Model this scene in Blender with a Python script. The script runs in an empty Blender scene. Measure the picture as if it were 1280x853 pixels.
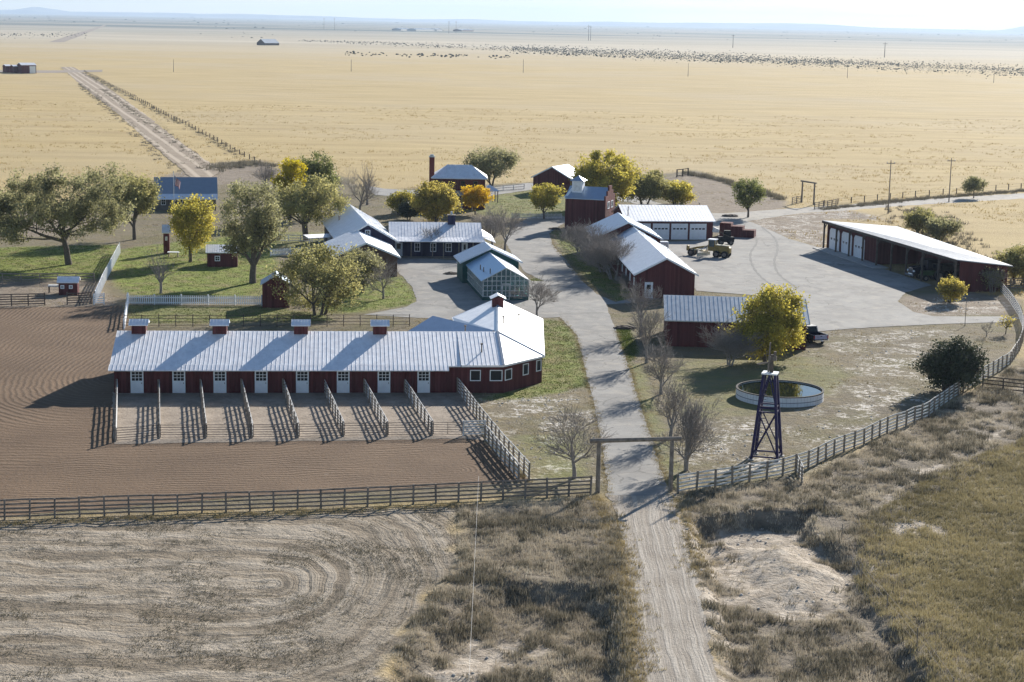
import bpy, bmesh, math, random
import numpy as np
from mathutils import Vector, Matrix
from mathutils.geometry import tessellate_polygon
S = bpy.context.scene
COL = S.collection
# ---------------------------------------------------------------- camera
F = 2200.0; H = 37.5; TH = math.atan(400 / F); RO = 0.0200
ct, st, cr, sr = math.cos(TH), math.sin(TH), math.cos(RO), math.sin(RO)
CR = (cr, sr * st, sr * ct); CU = (-sr, cr * st, cr * ct); CW = (0, ct, -st)
cam_d = bpy.data.cameras.new('camera'); cam = bpy.data.objects.new('camera', cam_d); COL.objects.link(cam)
cam_d.sensor_width = 36; cam_d.lens = F / 1280 * 36; cam_d.clip_start = 1; cam_d.clip_end = 90000
cam.matrix_world = Matrix(((CR[0], CU[0], -CW[0], 0), (CR[1], CU[1], -CW[1], 0), (CR[2], CU[2], -CW[2], H), (0, 0, 0, 1)))
S.camera = cam
# ---------------------------------------------------------------- light
SUN_EL, SUN_AZ = math.radians(22.5), math.radians(28)      # azimuth measured from +Y towards +X
wd = bpy.data.worlds.new('World'); S.world = wd; wd.use_nodes = True
nt = wd.node_tree; bg = nt.nodes['Background']
sky = nt.nodes.new('ShaderNodeTexSky'); sky.sky_type = 'NISHITA'; sky.sun_disc = False
sky.sun_elevation = SUN_EL; sky.sun_rotation = SUN_AZ; sky.air_density = 1.0; sky.dust_density = 0.15; sky.ozone_density = 3.0
tc = nt.nodes.new('ShaderNodeTexCoord'); mp = nt.nodes.new('ShaderNodeMapping'); mp.inputs['Scale'].default_value = (3, 3, 26)
nz = nt.nodes.new('ShaderNodeTexNoise'); nz.inputs['Scale'].default_value = 1.6; nz.inputs['Detail'].default_value = 6; nz.inputs['Roughness'].default_value = .55
rp = nt.nodes.new('ShaderNodeValToRGB'); rp.color_ramp.elements[0].position = .38; rp.color_ramp.elements[1].position = .62
mxw = nt.nodes.new('ShaderNodeMix'); mxw.data_type = 'RGBA'; mxw.inputs[7].default_value = (7.2, 8.4, 9.8, 1)
mw = nt.nodes.new('ShaderNodeMath'); mw.operation = 'MULTIPLY'; mw.inputs[1].default_value = .55
nt.links.new(tc.outputs['Generated'], mp.inputs[0]); nt.links.new(mp.outputs[0], nz.inputs['Vector']); nt.links.new(nz.outputs[0], rp.inputs[0])
sx_ = nt.nodes.new('ShaderNodeSeparateXYZ'); nt.links.new(tc.outputs['Generated'], sx_.inputs[0]); mz = nt.nodes.new('ShaderNodeMapRange'); nt.links.new(sx_.outputs[2], mz.inputs[0]); mz.inputs[1].default_value = .05; mz.inputs[2].default_value = .22; mz.inputs[3].default_value = 1; mz.inputs[4].default_value = 0; m2 = nt.nodes.new('ShaderNodeMath'); m2.operation = 'MULTIPLY'; nt.links.new(rp.outputs[0], m2.inputs[0]); nt.links.new(mz.outputs[0], m2.inputs[1])
nt.links.new(m2.outputs[0], mw.inputs[0]); nt.links.new(mw.outputs[0], mxw.inputs[0]); nt.links.new(sky.outputs[0], mxw.inputs[6]); nt.links.new(mxw.outputs[2], bg.inputs[0])
bg.inputs[1].default_value = 0.07
sl = bpy.data.lights.new('sun', 'SUN'); sl.energy = 5; sl.angle = math.radians(.6); sl.color = (1, .94, .85)
so = bpy.data.objects.new('sun', sl); COL.objects.link(so)
sd_ = Vector((math.sin(SUN_AZ) * math.cos(SUN_EL), math.cos(SUN_AZ) * math.cos(SUN_EL), math.sin(SUN_EL)))
so.rotation_euler = sd_.to_track_quat('Z', 'Y').to_euler(); so.location = (0, 0, 200)
S.view_settings.view_transform = 'Standard'; S.view_settings.look = 'None'; S.view_settings.gamma = 1
S.view_settings.exposure = 0.82
S.render.engine = 'CYCLES'
S.cycles.max_bounces = 6; S.cycles.volume_bounces = 0

# ---------------------------------------------------------------- helpers
def G(px, py, z=0.0):
    """point on the level z seen at a photo pixel, as a world position"""
    a = (px - 640) / F; b = (426.5 - py) / F
    d = [CW[i] + a * CR[i] + b * CU[i] for i in range(3)]
    t = (z - H) / d[2]
    return Vector((d[0] * t, d[1] * t, z))
def dist_scale(px, py):
    p = G(px, py); return F / (p.y * ct + H * st)
def link(o, parent=None):
    COL.objects.link(o)
    if parent: o.parent = parent
    return o
def tag(o, label=None, cat=None, group=None, kind=None):
    if label: o['label'] = label
    if cat: o['category'] = cat
    if group: o['group'] = group
    if kind: o['kind'] = kind
    return o
def empty(name, loc, rz=0., label=None, cat=None, group=None):
    o = bpy.data.objects.new(name, None); o.location = loc; o.rotation_euler = (0, 0, rz); o.empty_display_size = .3
    link(o); return tag(o, label, cat, group)
class MB:
    def __init__(s): s.v = []; s.f = []
    def poly(s, pts):
        n = len(s.v); s.v += [tuple(p) for p in pts]; s.f.append(tuple(range(n, n + len(pts)))); return s
    def hull(s, bot, top):
        """closed prism between two loops (bottom counter-clockwise from above)"""
        n = len(s.v); k = len(bot); s.v += [tuple(p) for p in bot] + [tuple(p) for p in top]
        s.f.append(tuple(n + i for i in reversed(range(k)))); s.f.append(tuple(n + k + i for i in range(k)))
        for i in range(k): j = (i + 1) % k; s.f.append((n + i, n + j, n + k + j, n + k + i))
        return s
    def box(s, x0, x1, y0, y1, z0, z1):
        return s.hull([(x0, y0, z0), (x1, y0, z0), (x1, y1, z0), (x0, y1, z0)], [(x0, y0, z1), (x1, y0, z1), (x1, y1, z1), (x0, y1, z1)])
    def bar(s, a, b, w, h=None):
        a = Vector(a); b = Vector(b); h = h or w; d = (b - a).normalized()
        up = Vector((0, 0, 1)) if abs(d.z) < .95 else Vector((0, 1, 0))
        x = d.cross(up).normalized() * w / 2; y = x.cross(d).normalized() * h / 2
        q = [-x - y, x - y, x + y, -x + y]
        return s.hull([a + t for t in q], [b + t for t in q])
    def tube(s, a, b, r0, r1=None, n=10, cap=True):
        a = Vector(a); b = Vector(b); r1 = r0 if r1 is None else r1; d = (b - a).normalized()
        up = Vector((0, 0, 1)) if abs(d.z) < .95 else Vector((0, 1, 0))
        x = d.cross(up).normalized(); y = d.cross(x).normalized(); k = len(s.v)
        for p, r in ((a, r0), (b, r1)):
            for i in range(n):
                t = 2 * math.pi * i / n; s.v.append(tuple(p + x * math.cos(t) * r + y * math.sin(t) * r))
        for i in range(n): j = (i + 1) % n; s.f.append((k + i, k + n + i, k + n + j, k + j))
        if cap: s.f.append(tuple(k + i for i in range(n))); s.f.append(tuple(k + n + i for i in reversed(range(n))))
        return s
    def build(s, name, mat, parent=None, bevel=0, smooth=False):
        me = bpy.data.meshes.new(name); me.from_pydata(s.v, [], s.f); me.validate()
        bm = bmesh.new(); bm.from_mesh(me); bmesh.ops.recalc_face_normals(bm, faces=bm.faces)
        if bevel: bmesh.ops.bevel(bm, geom=bm.edges[:], offset=bevel, segments=1, affect='EDGES')
        bm.to_mesh(me); bm.free()
        me.materials.append(mat)
        if smooth: me.polygons.foreach_set('use_smooth', [True] * len(me.polygons))
        return link(bpy.data.objects.new(name, me), parent)
def mesh_np(name, V, Fc, mat, parent=None, tint=None, smooth=False):
    """mesh from arrays; Fc (n,k) faces; tint (n_face,) -> face attribute"""
    me = bpy.data.meshes.new(name); n, k = Fc.shape
    me.vertices.add(len(V)); me.vertices.foreach_set('co', np.ascontiguousarray(V, np.float32).ravel())
    me.loops.add(n * k); me.loops.foreach_set('vertex_index', np.ascontiguousarray(Fc, np.int32).ravel())
    me.polygons.add(n); me.polygons.foreach_set('loop_start', np.arange(0, n * k, k, dtype=np.int32)); me.polygons.foreach_set('loop_total', np.full(n, k, np.int32))
    me.update(calc_edges=True)
    if tint is not None:
        a = me.attributes.new('tint', 'FLOAT', 'FACE'); a.data.foreach_set('value', np.ascontiguousarray(tint, np.float32))
    if smooth: me.polygons.foreach_set('use_smooth', np.ones(n, bool))
    me.materials.append(mat)
    return link(bpy.data.objects.new(name, me), parent)
def tubes_np(segs, n=5):
    a = np.array([s_[0] for s_ in segs], float); b = np.array([s_[1] for s_ in segs], float); r0 = np.array([s_[2] for s_ in segs]); r1 = np.array([s_[3] for s_ in segs])
    d = b - a; d /= np.linalg.norm(d, axis=1, keepdims=True) + 1e-9
    up = np.where(np.abs(d[:, 2:3]) < .9, np.array([[0, 0, 1.]]), np.array([[1., 0, 0]]))
    x = np.cross(d, up); x /= np.linalg.norm(x, axis=1, keepdims=True); y = np.cross(d, x)
    t = np.arange(n) * 2 * np.pi / n; c = np.cos(t)[None, :, None]; s_ = np.sin(t)[None, :, None]
    ring = x[:, None] * c + y[:, None] * s_
    V = np.concatenate([a[:, None] + ring * r0[:, None, None], b[:, None] + ring * r1[:, None, None]], 1).reshape(-1, 3)
    base = (np.arange(len(segs)) * 2 * n)[:, None, None]
    i = np.arange(n); j = (i + 1) % n
    Fc = (base + np.stack([i, i + n, j + n, j], 1)[None]).reshape(-1, 4)
    return V, Fc
def hash_noise(X, Y, seed=0):
    xi = np.floor(X).astype(np.int64); yi = np.floor(Y).astype(np.int64); fx = X - xi; fy = Y - yi
    fx = fx * fx * (3 - 2 * fx); fy = fy * fy * (3 - 2 * fy)
    def h(a, b):
        n = (a * 374761393 + b * 668265263 + seed * 974634777) & 0xffffffff
        n = ((n ^ (n >> 13)) * 1274126177) & 0xffffffff
        return ((n ^ (n >> 16)) & 0xffff) / 65535.0
    return (h(xi, yi) * (1 - fx) + h(xi + 1, yi) * fx) * (1 - fy) + (h(xi, yi + 1) * (1 - fx) + h(xi + 1, yi + 1) * fx) * fy
def fbm(X, Y, s_, o=4, seed=0):
    r = 0; a = .5
    for k in range(o): r = r + a * (hash_noise(X * s_, Y * s_, seed + k) - .5); s_ *= 2.03; a *= .5
    return r
def sdist(poly, X, Y):
    """signed distance to a polygon, positive inside"""
    P = np.array([(p[0], p[1]) for p in poly], float); Q = np.roll(P, -1, 0)
    best = np.full(X.shape, 1e18); ins = np.zeros(X.shape, bool)
    for (ax, ay), (bx, by) in zip(P, Q):
        ex, ey = bx - ax, by - ay; wx, wy = X - ax, Y - ay
        t = np.clip((wx * ex + wy * ey) / (ex * ex + ey * ey + 1e-12), 0, 1)
        best = np.minimum(best, (wx - ex * t) ** 2 + (wy - ey * t) ** 2)
        c = ((ay > Y) != (by > Y)) & (X < (bx - ax) * (Y - ay) / ((by - ay) if by != ay else 1e-9) + ax)
        ins ^= c
    return np.where(ins, 1, -1) * np.sqrt(best)
def wp(pl): return [G(*p) for p in pl]

# ---- materials
class NT:
    def __init__(s, name):
        s.m = bpy.data.materials.new(name); s.m.use_nodes = True; s.t = s.m.node_tree; s.b = s.t.nodes['Principled BSDF']; s.b.inputs['Specular IOR Level'].default_value = .25
        s.geo = s.t.nodes.new('ShaderNodeNewGeometry'); s.tcn = s.t.nodes.new('ShaderNodeTexCoord')
    def n(s, ty, **k):
        x = s.t.nodes.new(ty)
        for a, b in k.items(): setattr(x, a, b)
        return x
    def put(s, sock, v):
        if hasattr(v, 'is_linked') or isinstance(v, bpy.types.NodeSocket): s.t.links.new(v, sock)
        else:
            if isinstance(v, (tuple, list)) and len(v) == 3 and sock.type == 'RGBA': v = (*v, 1)
            sock.default_value = v
    def math(s, op, a, b=0., c=0., clamp=False):
        x = s.n('ShaderNodeMath', operation=op, use_clamp=clamp)
        for i, v in enumerate((a, b, c)): s.put(x.inputs[i], v)
        return x.outputs[0]
    def pos(s): return s.geo.outputs['Position']
    def obj(s): return s.tcn.outputs['Object']
    def scale(s, v, sc):
        x = s.n('ShaderNodeMapping'); s.put(x.inputs[0], v); x.inputs['Scale'].default_value = sc; return x.outputs[0]
    def noise(s, sc, det=4, rough=.55, vec=None, dist=0.):
        x = s.n('ShaderNodeTexNoise'); s.put(x.inputs['Vector'], vec or s.pos()); x.inputs['Scale'].default_value = sc; x.inputs['Detail'].default_value = det; x.inputs['Roughness'].default_value = rough; x.inputs['Distortion'].default_value = dist
        return x.outputs[0]
    def ramp(s, v, lo, hi, a=0., b=1.):
        x = s.n('ShaderNodeMapRange'); s.put(x.inputs[0], v); x.inputs[1].default_value = lo; x.inputs[2].default_value = hi; x.inputs[3].default_value = a; x.inputs[4].default_value = b; x.clamp = True; return x.outputs[0]
    def mix(s, f, a, b):
        x = s.n('ShaderNodeMix', data_type='RGBA'); s.put(x.inputs[0], f); s.put(x.inputs[6], a); s.put(x.inputs[7], b); return x.outputs[2]
    def sep(s, v):
        x = s.n('ShaderNodeSeparateXYZ'); s.put(x.inputs[0], v); return x.outputs
    def bump(s, h, d=.1, st_=1.):
        x = s.n('ShaderNodeBump'); x.inputs['Strength'].default_value = st_; x.inputs['Distance'].default_value = d; s.put(x.inputs['Height'], h); s.t.links.new(x.outputs[0], s.b.inputs['Normal'])
    def out(s, col, rough=.9, metal=0.):
        s.put(s.b.inputs['Base Color'], col); s.put(s.b.inputs['Roughness'], rough); s.put(s.b.inputs['Metallic'], metal); return s.m
def plain(name, c, rough=.8, metal=0., var=.25, sc=1.5, bump=0.):
    k = NT(name); v = k.noise(sc, 5); d = tuple(x * (1 - var) for x in c); l = tuple(min(1, x * (1 + var)) for x in c)
    if bump: k.bump(k.noise(sc * 6, 4), bump)
    return k.out(k.mix(k.ramp(v, .3, .7), d, l), rough, metal)
def boards(name, c, period=.3, axis='xy', var=.3, rough=.85):
    k = NT(name); o = k.sep(k.obj()); u = k.math('ADD', o[0], o[1]) if axis == 'xy' else o[2]
    fr = k.math('FRACT', k.math('DIVIDE', u, period)); gap = k.ramp(fr, .0, .12, 0, 1)
    idx = k.n('ShaderNodeTexWhiteNoise', noise_dimensions='1D'); k.put(idx.inputs['W'], k.math('FLOOR', k.math('DIVIDE', u, period)))
    v = k.math('ADD', k.math('MULTIPLY', idx.outputs[0], .6), k.math('MULTIPLY', k.noise(1.3, 6, .7, vec=k.scale(k.obj(), (3, 3, .6))), .8))
    d = tuple(x * (1 - var) for x in c); l = tuple(min(1, x * (1 + var) + .012) for x in c)
    cc = k.mix(k.ramp(v, .3, 1.1), d, l); k.bump(gap, .03)
    return k.out(k.mix(gap, tuple(x * .5 for x in c), cc), rough)
def metal_roof(name, c=(.96, .965, .98), rough=.76, metal=1., rust=.12, fleck=.35):
    k = NT(name); o = k.scale(k.obj(), (1.6, 1.6, 1.6)); v = k.noise(.8, 6, .65, vec=o); st_ = k.noise(2.2, 5, .7, vec=k.scale(k.obj(), (1.2, .35, 1)))
    a = k.mix(k.ramp(v, .3, .7), tuple(x * .86 for x in c), c); b = k.mix(k.math('MULTIPLY', k.ramp(st_, .5, .75), fleck), a, tuple(x * .62 for x in c))
    b = k.mix(k.math('MULTIPLY', k.ramp(k.noise(1.1, 7, .75), .58, .75), rust), b, (.35, .22, .14))
    return k.out(b, k.ramp(v, .3, .7, rough - .06, rough + .1), metal)
M = {}
M['red'] = boards('red boards', (.105, .024, .024), .30)
M['red_dull'] = boards('dull red boards', (.12, .032, .03), .25)
M['navy'] = boards('navy boards', (.028, .026, .065), .25)
M['roof'] = metal_roof('galvanised roof')
M['roof_white'] = metal_roof('white metal roof', (.93, .94, .96), .64, .85, .03, .12)
M['roof_grey'] = metal_roof('grey metal roof', (.50, .58, .68), .5, .9, .05, .3)
M['roof_blue'] = metal_roof('blue metal roof', (.33, .38, .45), .5, .35, .03, .2)
M['white'] = plain('white paint', (.84, .86, .88), .6, 0, .06)
M['white_worn'] = plain('worn white paint', (.6, .6, .58), .8, 0, .3, 2.5)
M['wood'] = plain('weathered timber', (.24, .205, .17), .9, 0, .35, 3)
M['wood_dark'] = plain('dark timber', (.10, .08, .065), .9, 0, .35, 3)
M['fence_grey'] = plain('grey weathered fence board', (.21, .18, .155), .9, 0, .4, 2)
M['fence_pale'] = plain('pale sun bleached fence board', (.72, .70, .66), .85, 0, .3, 2)
M['pipe'] = plain('dark pipe steel', (.11, .085, .075), .6, .3, .3)
M['glass'] = plain('dark glass', (.015, .02, .025), .12, 0, .1); 
M['black'] = plain('black rubber', (.02, .02, .02), .8, 0, .2)
M['bark'] = plain('bark', (.12, .1, .085), .95, 0, .35, 6)
M['bark_grey'] = plain('grey twig bark', (.28, .25, .225), .95, 0, .25, 6)
M['bark_pale'] = plain('pale branch bark', (.19, .175, .15), .95, 0, .25, 6)
M['brick'] = plain('red brick', (.2, .05, .04), .9, 0, .3, 8)
M['concrete'] = plain('concrete', (.42, .41, .39), .9, 0, .15, 2)
def leaf_mat(name, dark, light, tr=.58):
    k = NT(name); a = k.n('ShaderNodeAttribute', attribute_name='tint', attribute_type='GEOMETRY')
    c = k.mix(a.outputs['Fac'], dark, light); k.put(k.b.inputs['Base Color'], c); k.b.inputs['Roughness'].default_value = .6
    tl = k.n('ShaderNodeBsdfTranslucent'); k.put(tl.inputs[0], c); ms = k.n('ShaderNodeMixShader'); ms.inputs[0].default_value = tr
    k.t.links.new(k.b.outputs[0], ms.inputs[1]); k.t.links.new(tl.outputs[0], ms.inputs[2]); k.t.links.new(ms.outputs[0], k.t.nodes['Material Output'].inputs[0]); return k.m
L = {
 'grey_green': leaf_mat('grey green leaves', (.13, .125, .06), (.45, .43, .22)),
 'olive': leaf_mat('olive leaves', (.16, .16, .06), (.54, .49, .20)),
 'yellow': leaf_mat('yellow leaves', (.20, .18, .04), (.74, .60, .14)),
 'yellow_green': leaf_mat('yellow green leaves', (.19, .185, .035), (.74, .62, .12)),
 'bright': leaf_mat('bright yellow leaves', (.28, .24, .01), (.68, .55, .03)),
 'orange': leaf_mat('orange yellow leaves', (.45, .30, .02), (.85, .58, .04)),
 'dark': leaf_mat('dark evergreen leaves', (.02, .028, .016), (.095, .11, .06), .2),
 'green': leaf_mat('green leaves', (.09, .105, .035), (.30, .32, .11)),
}
def tuft_mat(name, dark, light): return leaf_mat(name, dark, light, .25)
T = {
 'sage': tuft_mat('grey dry brush', (.30, .25, .18), (.72, .64, .50)),
 'straw': tuft_mat('straw grass', (.22, .175, .085), (.52, .42, .23)),
 'meadow': tuft_mat('olive meadow grass', (.17, .145, .072), (.48, .405, .225)),
 'weed': tuft_mat('dark weeds', (.10, .088, .06), (.30, .265, .19)),
 'gold': tuft_mat('golden prairie grass', (.36, .26, .10), (.62, .46, .19)),
 'lawn': tuft_mat('lawn grass', (.06, .085, .018), (.16, .20, .04)),
}
# ---------------------------------------------------------------- ground
Z = {}
Z['sage'] = [[(575,632),(745,622),(775,640),(800,853),(820,1000),(440,1000),(500,800),(530,760),(572,700)],
             [(850,615),(1005,602),(1090,556),(1215,490),(1300,440),(1300,560),(1180,612),(1120,665),(1125,720),(1230,853),(1300,1000),(905,1000),(893,853),(850,640)]]
Z['pale'] = [[(868,662),(940,640),(1010,652),(1072,712),(1050,750),(970,765),(895,730)], [(842,622),(868,640),(900,760),(925,860),(930,1000),(910,1000),(868,730),(846,650)],
             [(500,838),(560,808),(640,780),(710,765),(716,776),(650,800),(590,850),(540,870)], [(1062,643),(1130,604),(1200,564),(1290,519),(1290,522),(1205,568),(1132,609),(1068,648)], [(1110,655),(1160,648),(1165,662),(1112,668)], [(850,655),(960,640),(985,655),(900,682)]]
Z['lawn'] = [[(-80,312),(150,306),(135,335),(118,350),(-80,346)], [(152,312),(240,300),(350,290),(345,345),(325,371),(162,369),(140,350),(138,330)], [(158,382),(330,384),(400,392),(420,402),(158,405)],
             [(400,350),(500,345),(515,360),(521,376),(508,382),(455,390),(400,392)], [(676,400),(704,402),(722,430),(736,482),(705,490),(640,500),(600,500),(670,482)],
             [(560,255),(640,236),(716,240),(722,262),(690,276),(600,268)], [(690,290),(710,290),(740,330),(797,366),(797,376),(772,376),(735,352),(712,326)], [(768,413),(785,410),(795,440),(786,457)],
             [(845,452),(1030,446),(1062,470),(1040,492),(930,520),(860,524),(835,500)], [(535,345),(580,352),(602,385),(590,386)], [(662,350),(680,345),(696,378),(665,388)], [(300,290),(410,290),(415,312),(300,315)],
             [(786,458),(800,455),(852,600),(840,608)], [(640,545),(728,540),(738,598),(668,600)]]
Z['meadow'] = [[(1300,540),(1160,598),(1075,655),(1070,720),(1165,853),(1230,1000),(1700,1000),(1700,470)]]
Z['yard'] = [[(-120,262),(150,262),(200,225),(300,205),(440,222),(460,238),(660,228),(830,218),(870,214),(980,252),(900,268),(985,298),(1034,312),(1198,366),(1285,375),(1285,440),(1240,472),(1000,602),(850,615),(735,622),(600,622),(400,640),(0,650),(-120,655)]]
Z['field'] = [[(-600,690),(0,650),(400,640),(575,632),(568,700),(526,760),(470,870),(430,1000),(-900,1000)]]
Z['bare'] = [[(835,222),(870,216),(978,250),(985,262),(900,268),(860,262),(830,240)], [(-200,350),(118,352),(150,384),(-200,390)], [(905,276),(1060,262),(1110,276),(1034,275),(1032,310),(985,298)],
             [(250,205),(330,200),(350,222),(270,232),(200,222)], [(1128,372),(1215,364),(1268,372),(1268,392),(1150,394),(1122,382)], [(-120,306),(60,296),(190,262),(-120,262)]]
Z['rocky'] = [[(600,500),(740,490),(745,600),(665,598)], [(860,525),(960,525),(985,590),(860,608),(845,560)], [(1000,420),(1180,410),(1220,450),(1180,500),(1010,580),(985,520),(1040,500),(1060,470),(1010,440)], [(905,276),(1060,262),(1110,276),(1034,275),(1032,310),(985,298)], [(1135,378),(1200,368),(1260,378),(1250,392),(1160,392)], [(700,400),(735,402),(748,440),(735,440)]]
ROADS = {}
ROADS['driveway'] = [(761,620),(753,560),(745,515),(739,490),(736,482),(729,450),(721,420),(712,409),(699,397),(670,398),(600,402),(455,394),(508,384),(521,377),(519,368),(514,358),(503,346),(494,338),(490,325),(500,320),(570,326),(590,318),(600,350),(680,352),(655,340),(640,318),(630,300),(642,282),(662,272),(704,270),(712,276),(697,284),(687,292),(690,306),(708,326),(727,351),(746,368),(770,378),(797,371),(835,364),(835,372),(800,378),(758,381),(764,400),(770,413),(785,457),(805,520),(825,585),(838,620)]
ROADS['asphalt_yard'] = [(785,299),(830,303),(895,300),(900,290),(880,278),(905,270),(942,279),(987,299),(1034,313),(1130,345),(1165,357),(1132,366),(1122,377),(1141,390),(1167,396),(1263,396),(1278,398),(1262,403),(1167,406),(1087,410),(1044,413),(1012,416),(995,402),(1000,374),(870,364),(860,345),(835,325)]
ROADS['far_road'] = [(862,266),(905,267),(1000,260),(1047,257),(1140,250),(1290,241),(1500,232),(1500,239),(1290,248),(1140,257),(1050,264),(1000,267),(925,278),(895,276)]
ROADS['back_lane'] = [(455,232),(480,236),(560,241),(610,236),(660,229),(720,233),(780,240),(862,266),(850,268),(780,252),(720,244),(660,238),(600,247),(540,250),(470,244)]
ROADS['gravel_road'] = [(757,617),(842,617),(846,640),(862,690),(879,760),(897,853),(925,1000),(785,1000),(799,853),(790,770),(781,690),(772,645)]
ROADS['dirt_track'] = [(76,84),(92,84),(128,105),(170,135),(222,175),(275,214),(262,224),(240,224),(200,190),(150,145),(105,110)]
ARENA = [(-250,402),(-80,388),(0,385),(137,383),(152,382),(168,410),(160,492),(143,553),(578,547),(600,549),(661,602),(560,608),(300,622),(0,646),(-300,672)]
PADD = [(140,491),(582,490),(606,551),(578,549),(143,556)]
PW = {k: [wp(p) for p in v] for k, v in Z.items()}
RW = {k: wp(v) for k, v in ROADS.items()}; AW = wp(ARENA); PDW = wp(PADD)
LW = [1,  1, .55, 1, .85, .6, .7, .6, .28, .6, .6, .5, .45, .35]
def zone(k, X, Y, w=1.2, nz_=None):
    r = np.zeros(X.shape)
    for wi, p in enumerate(PW[k]):
        d = sdist(p, X, Y)
        if nz_ is not None: d = d + nz_
        r = np.maximum(r, np.clip(d / (2 * w) + .5, 0, 1) * (LW[wi] if k == 'lawn' else 1))
    return r
DITCH = [wp(p) for p in ([(545,790),(600,750),(640,730),(760,740),(785,780),(800,1010),(400,1010)], [(868,652),(960,640),(1010,640),(1010,668),(880,675)], [(1010,668),(1070,700),(1100,760),(1250,1010),(905,1010),(880,675)])]
MOUND = [wp([(915,680),(1000,665),(1060,715),(1030,740),(950,740)])]
def terrain_z(X, Y):
    sg = zone('sage', X, Y, .8); md = zone('meadow', X, Y, 1.5); fi = zone('field', X, Y, 1.)
    nr = np.full(X.shape, 1.)
    for p in list(RW.values()) + [AW]: nr = np.minimum(nr, np.clip((-sdist(p, X, Y) - .1) / 1.4, 0, 1))
    z = (sg + md * .8) * (fbm(X, Y, .35, 4, 5) * .55 + .0) + fi * (fbm(X, Y, .5, 4, 9) * .22)
    for i, (p, dep) in enumerate(zip(DITCH, (-1.1, -1.3, -.7))):
        d = sdist(p, X, Y) + fbm(X, Y, .5, 3, 20 + i) * 1.6
        z = z + dep * np.clip(d / (2.4 if i == 0 else 1.2) + .5, 0, 1)
    d = sdist(MOUND[0], X, Y) + fbm(X, Y, .4, 3, 30); z = z + .8 * np.clip(d / 3., 0, 1)
    far = np.clip((Y - 250) / 300, 0, 1) * (fbm(X, Y, .012, 3, 40) * 1.6)
    return z * nr + far * (1 - np.clip((Y - 1200) / 1500, 0, 1)) * nr
def make_ground():
    dd = np.concatenate([np.arange(1250, 12, -1.9), np.array([11, 9.5, 8, 7, 6, 5, 4.2, 3.6, 3.2, 2.9])])
    Ys = 2200 * 38.1 / dd
    t = np.concatenate([-np.geomspace(2.6, .36, 26), np.linspace(-.34, .34, 560), np.geomspace(.36, 2.6, 26)])
    X = Ys[:, None] * t[None]; Y = np.repeat(Ys[:, None], len(t), 1)
    nf = fbm(X, Y, .45, 4, 1) * 2.2; nb = fbm(X, Y, .16, 4, 2) * 5
    Zz = terrain_z(X, Y)
    V = np.stack([X, Y, Zz], -1).reshape(-1, 3); r, c = X.shape
    i = np.arange((r - 1) * (c)).reshape(r - 1, c)[:, :-1]; Fc = np.stack([i, i + 1, i + 1 + c, i + c], -1).reshape(-1, 4)
    k = NT('ground cover')
    def att(nm): 
        a = k.n('ShaderNodeAttribute', attribute_name=nm, attribute_type='GEOMETRY'); x = k.n('ShaderNodeSeparateColor'); k.t.links.new(a.outputs['Color'], x.inputs[0]); return x.outputs
    A, B, C = att('zone_a'), att('zone_b'), att('zone_c')
    P = k.pos(); px = k.sep(P)
    fine = k.noise(3.2, 6, .7); med = k.noise(.55, 6, .65); big = k.noise(.045, 6, .6); huge = k.noise(.006, 5, .6)
    strk = k.noise(.06, 7, .62, vec=k.scale(P, (.35, 1.5, 1)))
    # golden prairie
    c = k.mix(k.ramp(strk, .33, .68), (.43, .315, .14), (.57, .435, .205))
    c = k.mix(k.math('MULTIPLY', k.ramp(big, .5, .72), .5), c, (.53, .40, .19))
    c = k.mix(k.math('MULTIPLY', k.ramp(k.noise(.22, 6, .7, vec=k.scale(P, (.5, 1, 1))), .62, .75), .4), c, (.30, .23, .13))
    c = k.mix(k.math('MULTIPLY', k.ramp(huge, .45, .65), .35), c, (.48, .40, .27))
    c = k.mix(k.ramp(fine, .35, .8, 0, .22), c, (.30, .22, .11))
    # far plain: paler then grey green
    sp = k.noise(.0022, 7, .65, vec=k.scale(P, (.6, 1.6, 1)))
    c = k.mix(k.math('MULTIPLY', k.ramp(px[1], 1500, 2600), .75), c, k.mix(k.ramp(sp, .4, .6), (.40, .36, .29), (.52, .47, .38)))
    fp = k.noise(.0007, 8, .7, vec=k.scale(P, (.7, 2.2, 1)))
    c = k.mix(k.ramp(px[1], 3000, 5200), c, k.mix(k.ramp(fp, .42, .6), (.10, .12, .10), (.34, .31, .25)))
    # yard dry ground
    y = k.mix(k.ramp(big, .35, .65), (.165, .135, .09), (.235, .195, .12))
    y = k.mix(k.ramp(med, .45, .7, 0, .7), y, (.27, .205, .08)); y = k.mix(k.ramp(k.noise(.14, 5, .6), .48, .62, 0, .8), y, (.165, .145, .055)); y = k.mix(k.ramp(fine, .4, .75, 0, .5), y, (.12, .10, .075))
    c = k.mix(B[1], c, y)
    # bare brown
    b = k.mix(k.ramp(med, .35, .7), (.22, .17, .125), (.33, .27, .20)); b = k.mix(k.ramp(fine, .5, .75, 0, .5), b, (.14, .11, .08)); c = k.mix(C[0], c, b)
    # rocky white scatter
    vo = k.n('ShaderNodeTexVoronoi', feature='F1'); vo.inputs['Scale'].default_value = 1.7; k.t.links.new(k.scale(P, (.8, 1, 1)), vo.inputs['Vector'])
    rk = k.math('MULTIPLY', k.ramp(k.math('ADD', k.noise(1.9, 7, .75), k.math('MULTIPLY', med, .5)), .76, .80), k.ramp(k.noise(.2, 4, .6), .46, .54))
    c = k.mix(k.math('MULTIPLY', rk, C[2]), c, (.66, .61, .54))
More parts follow.
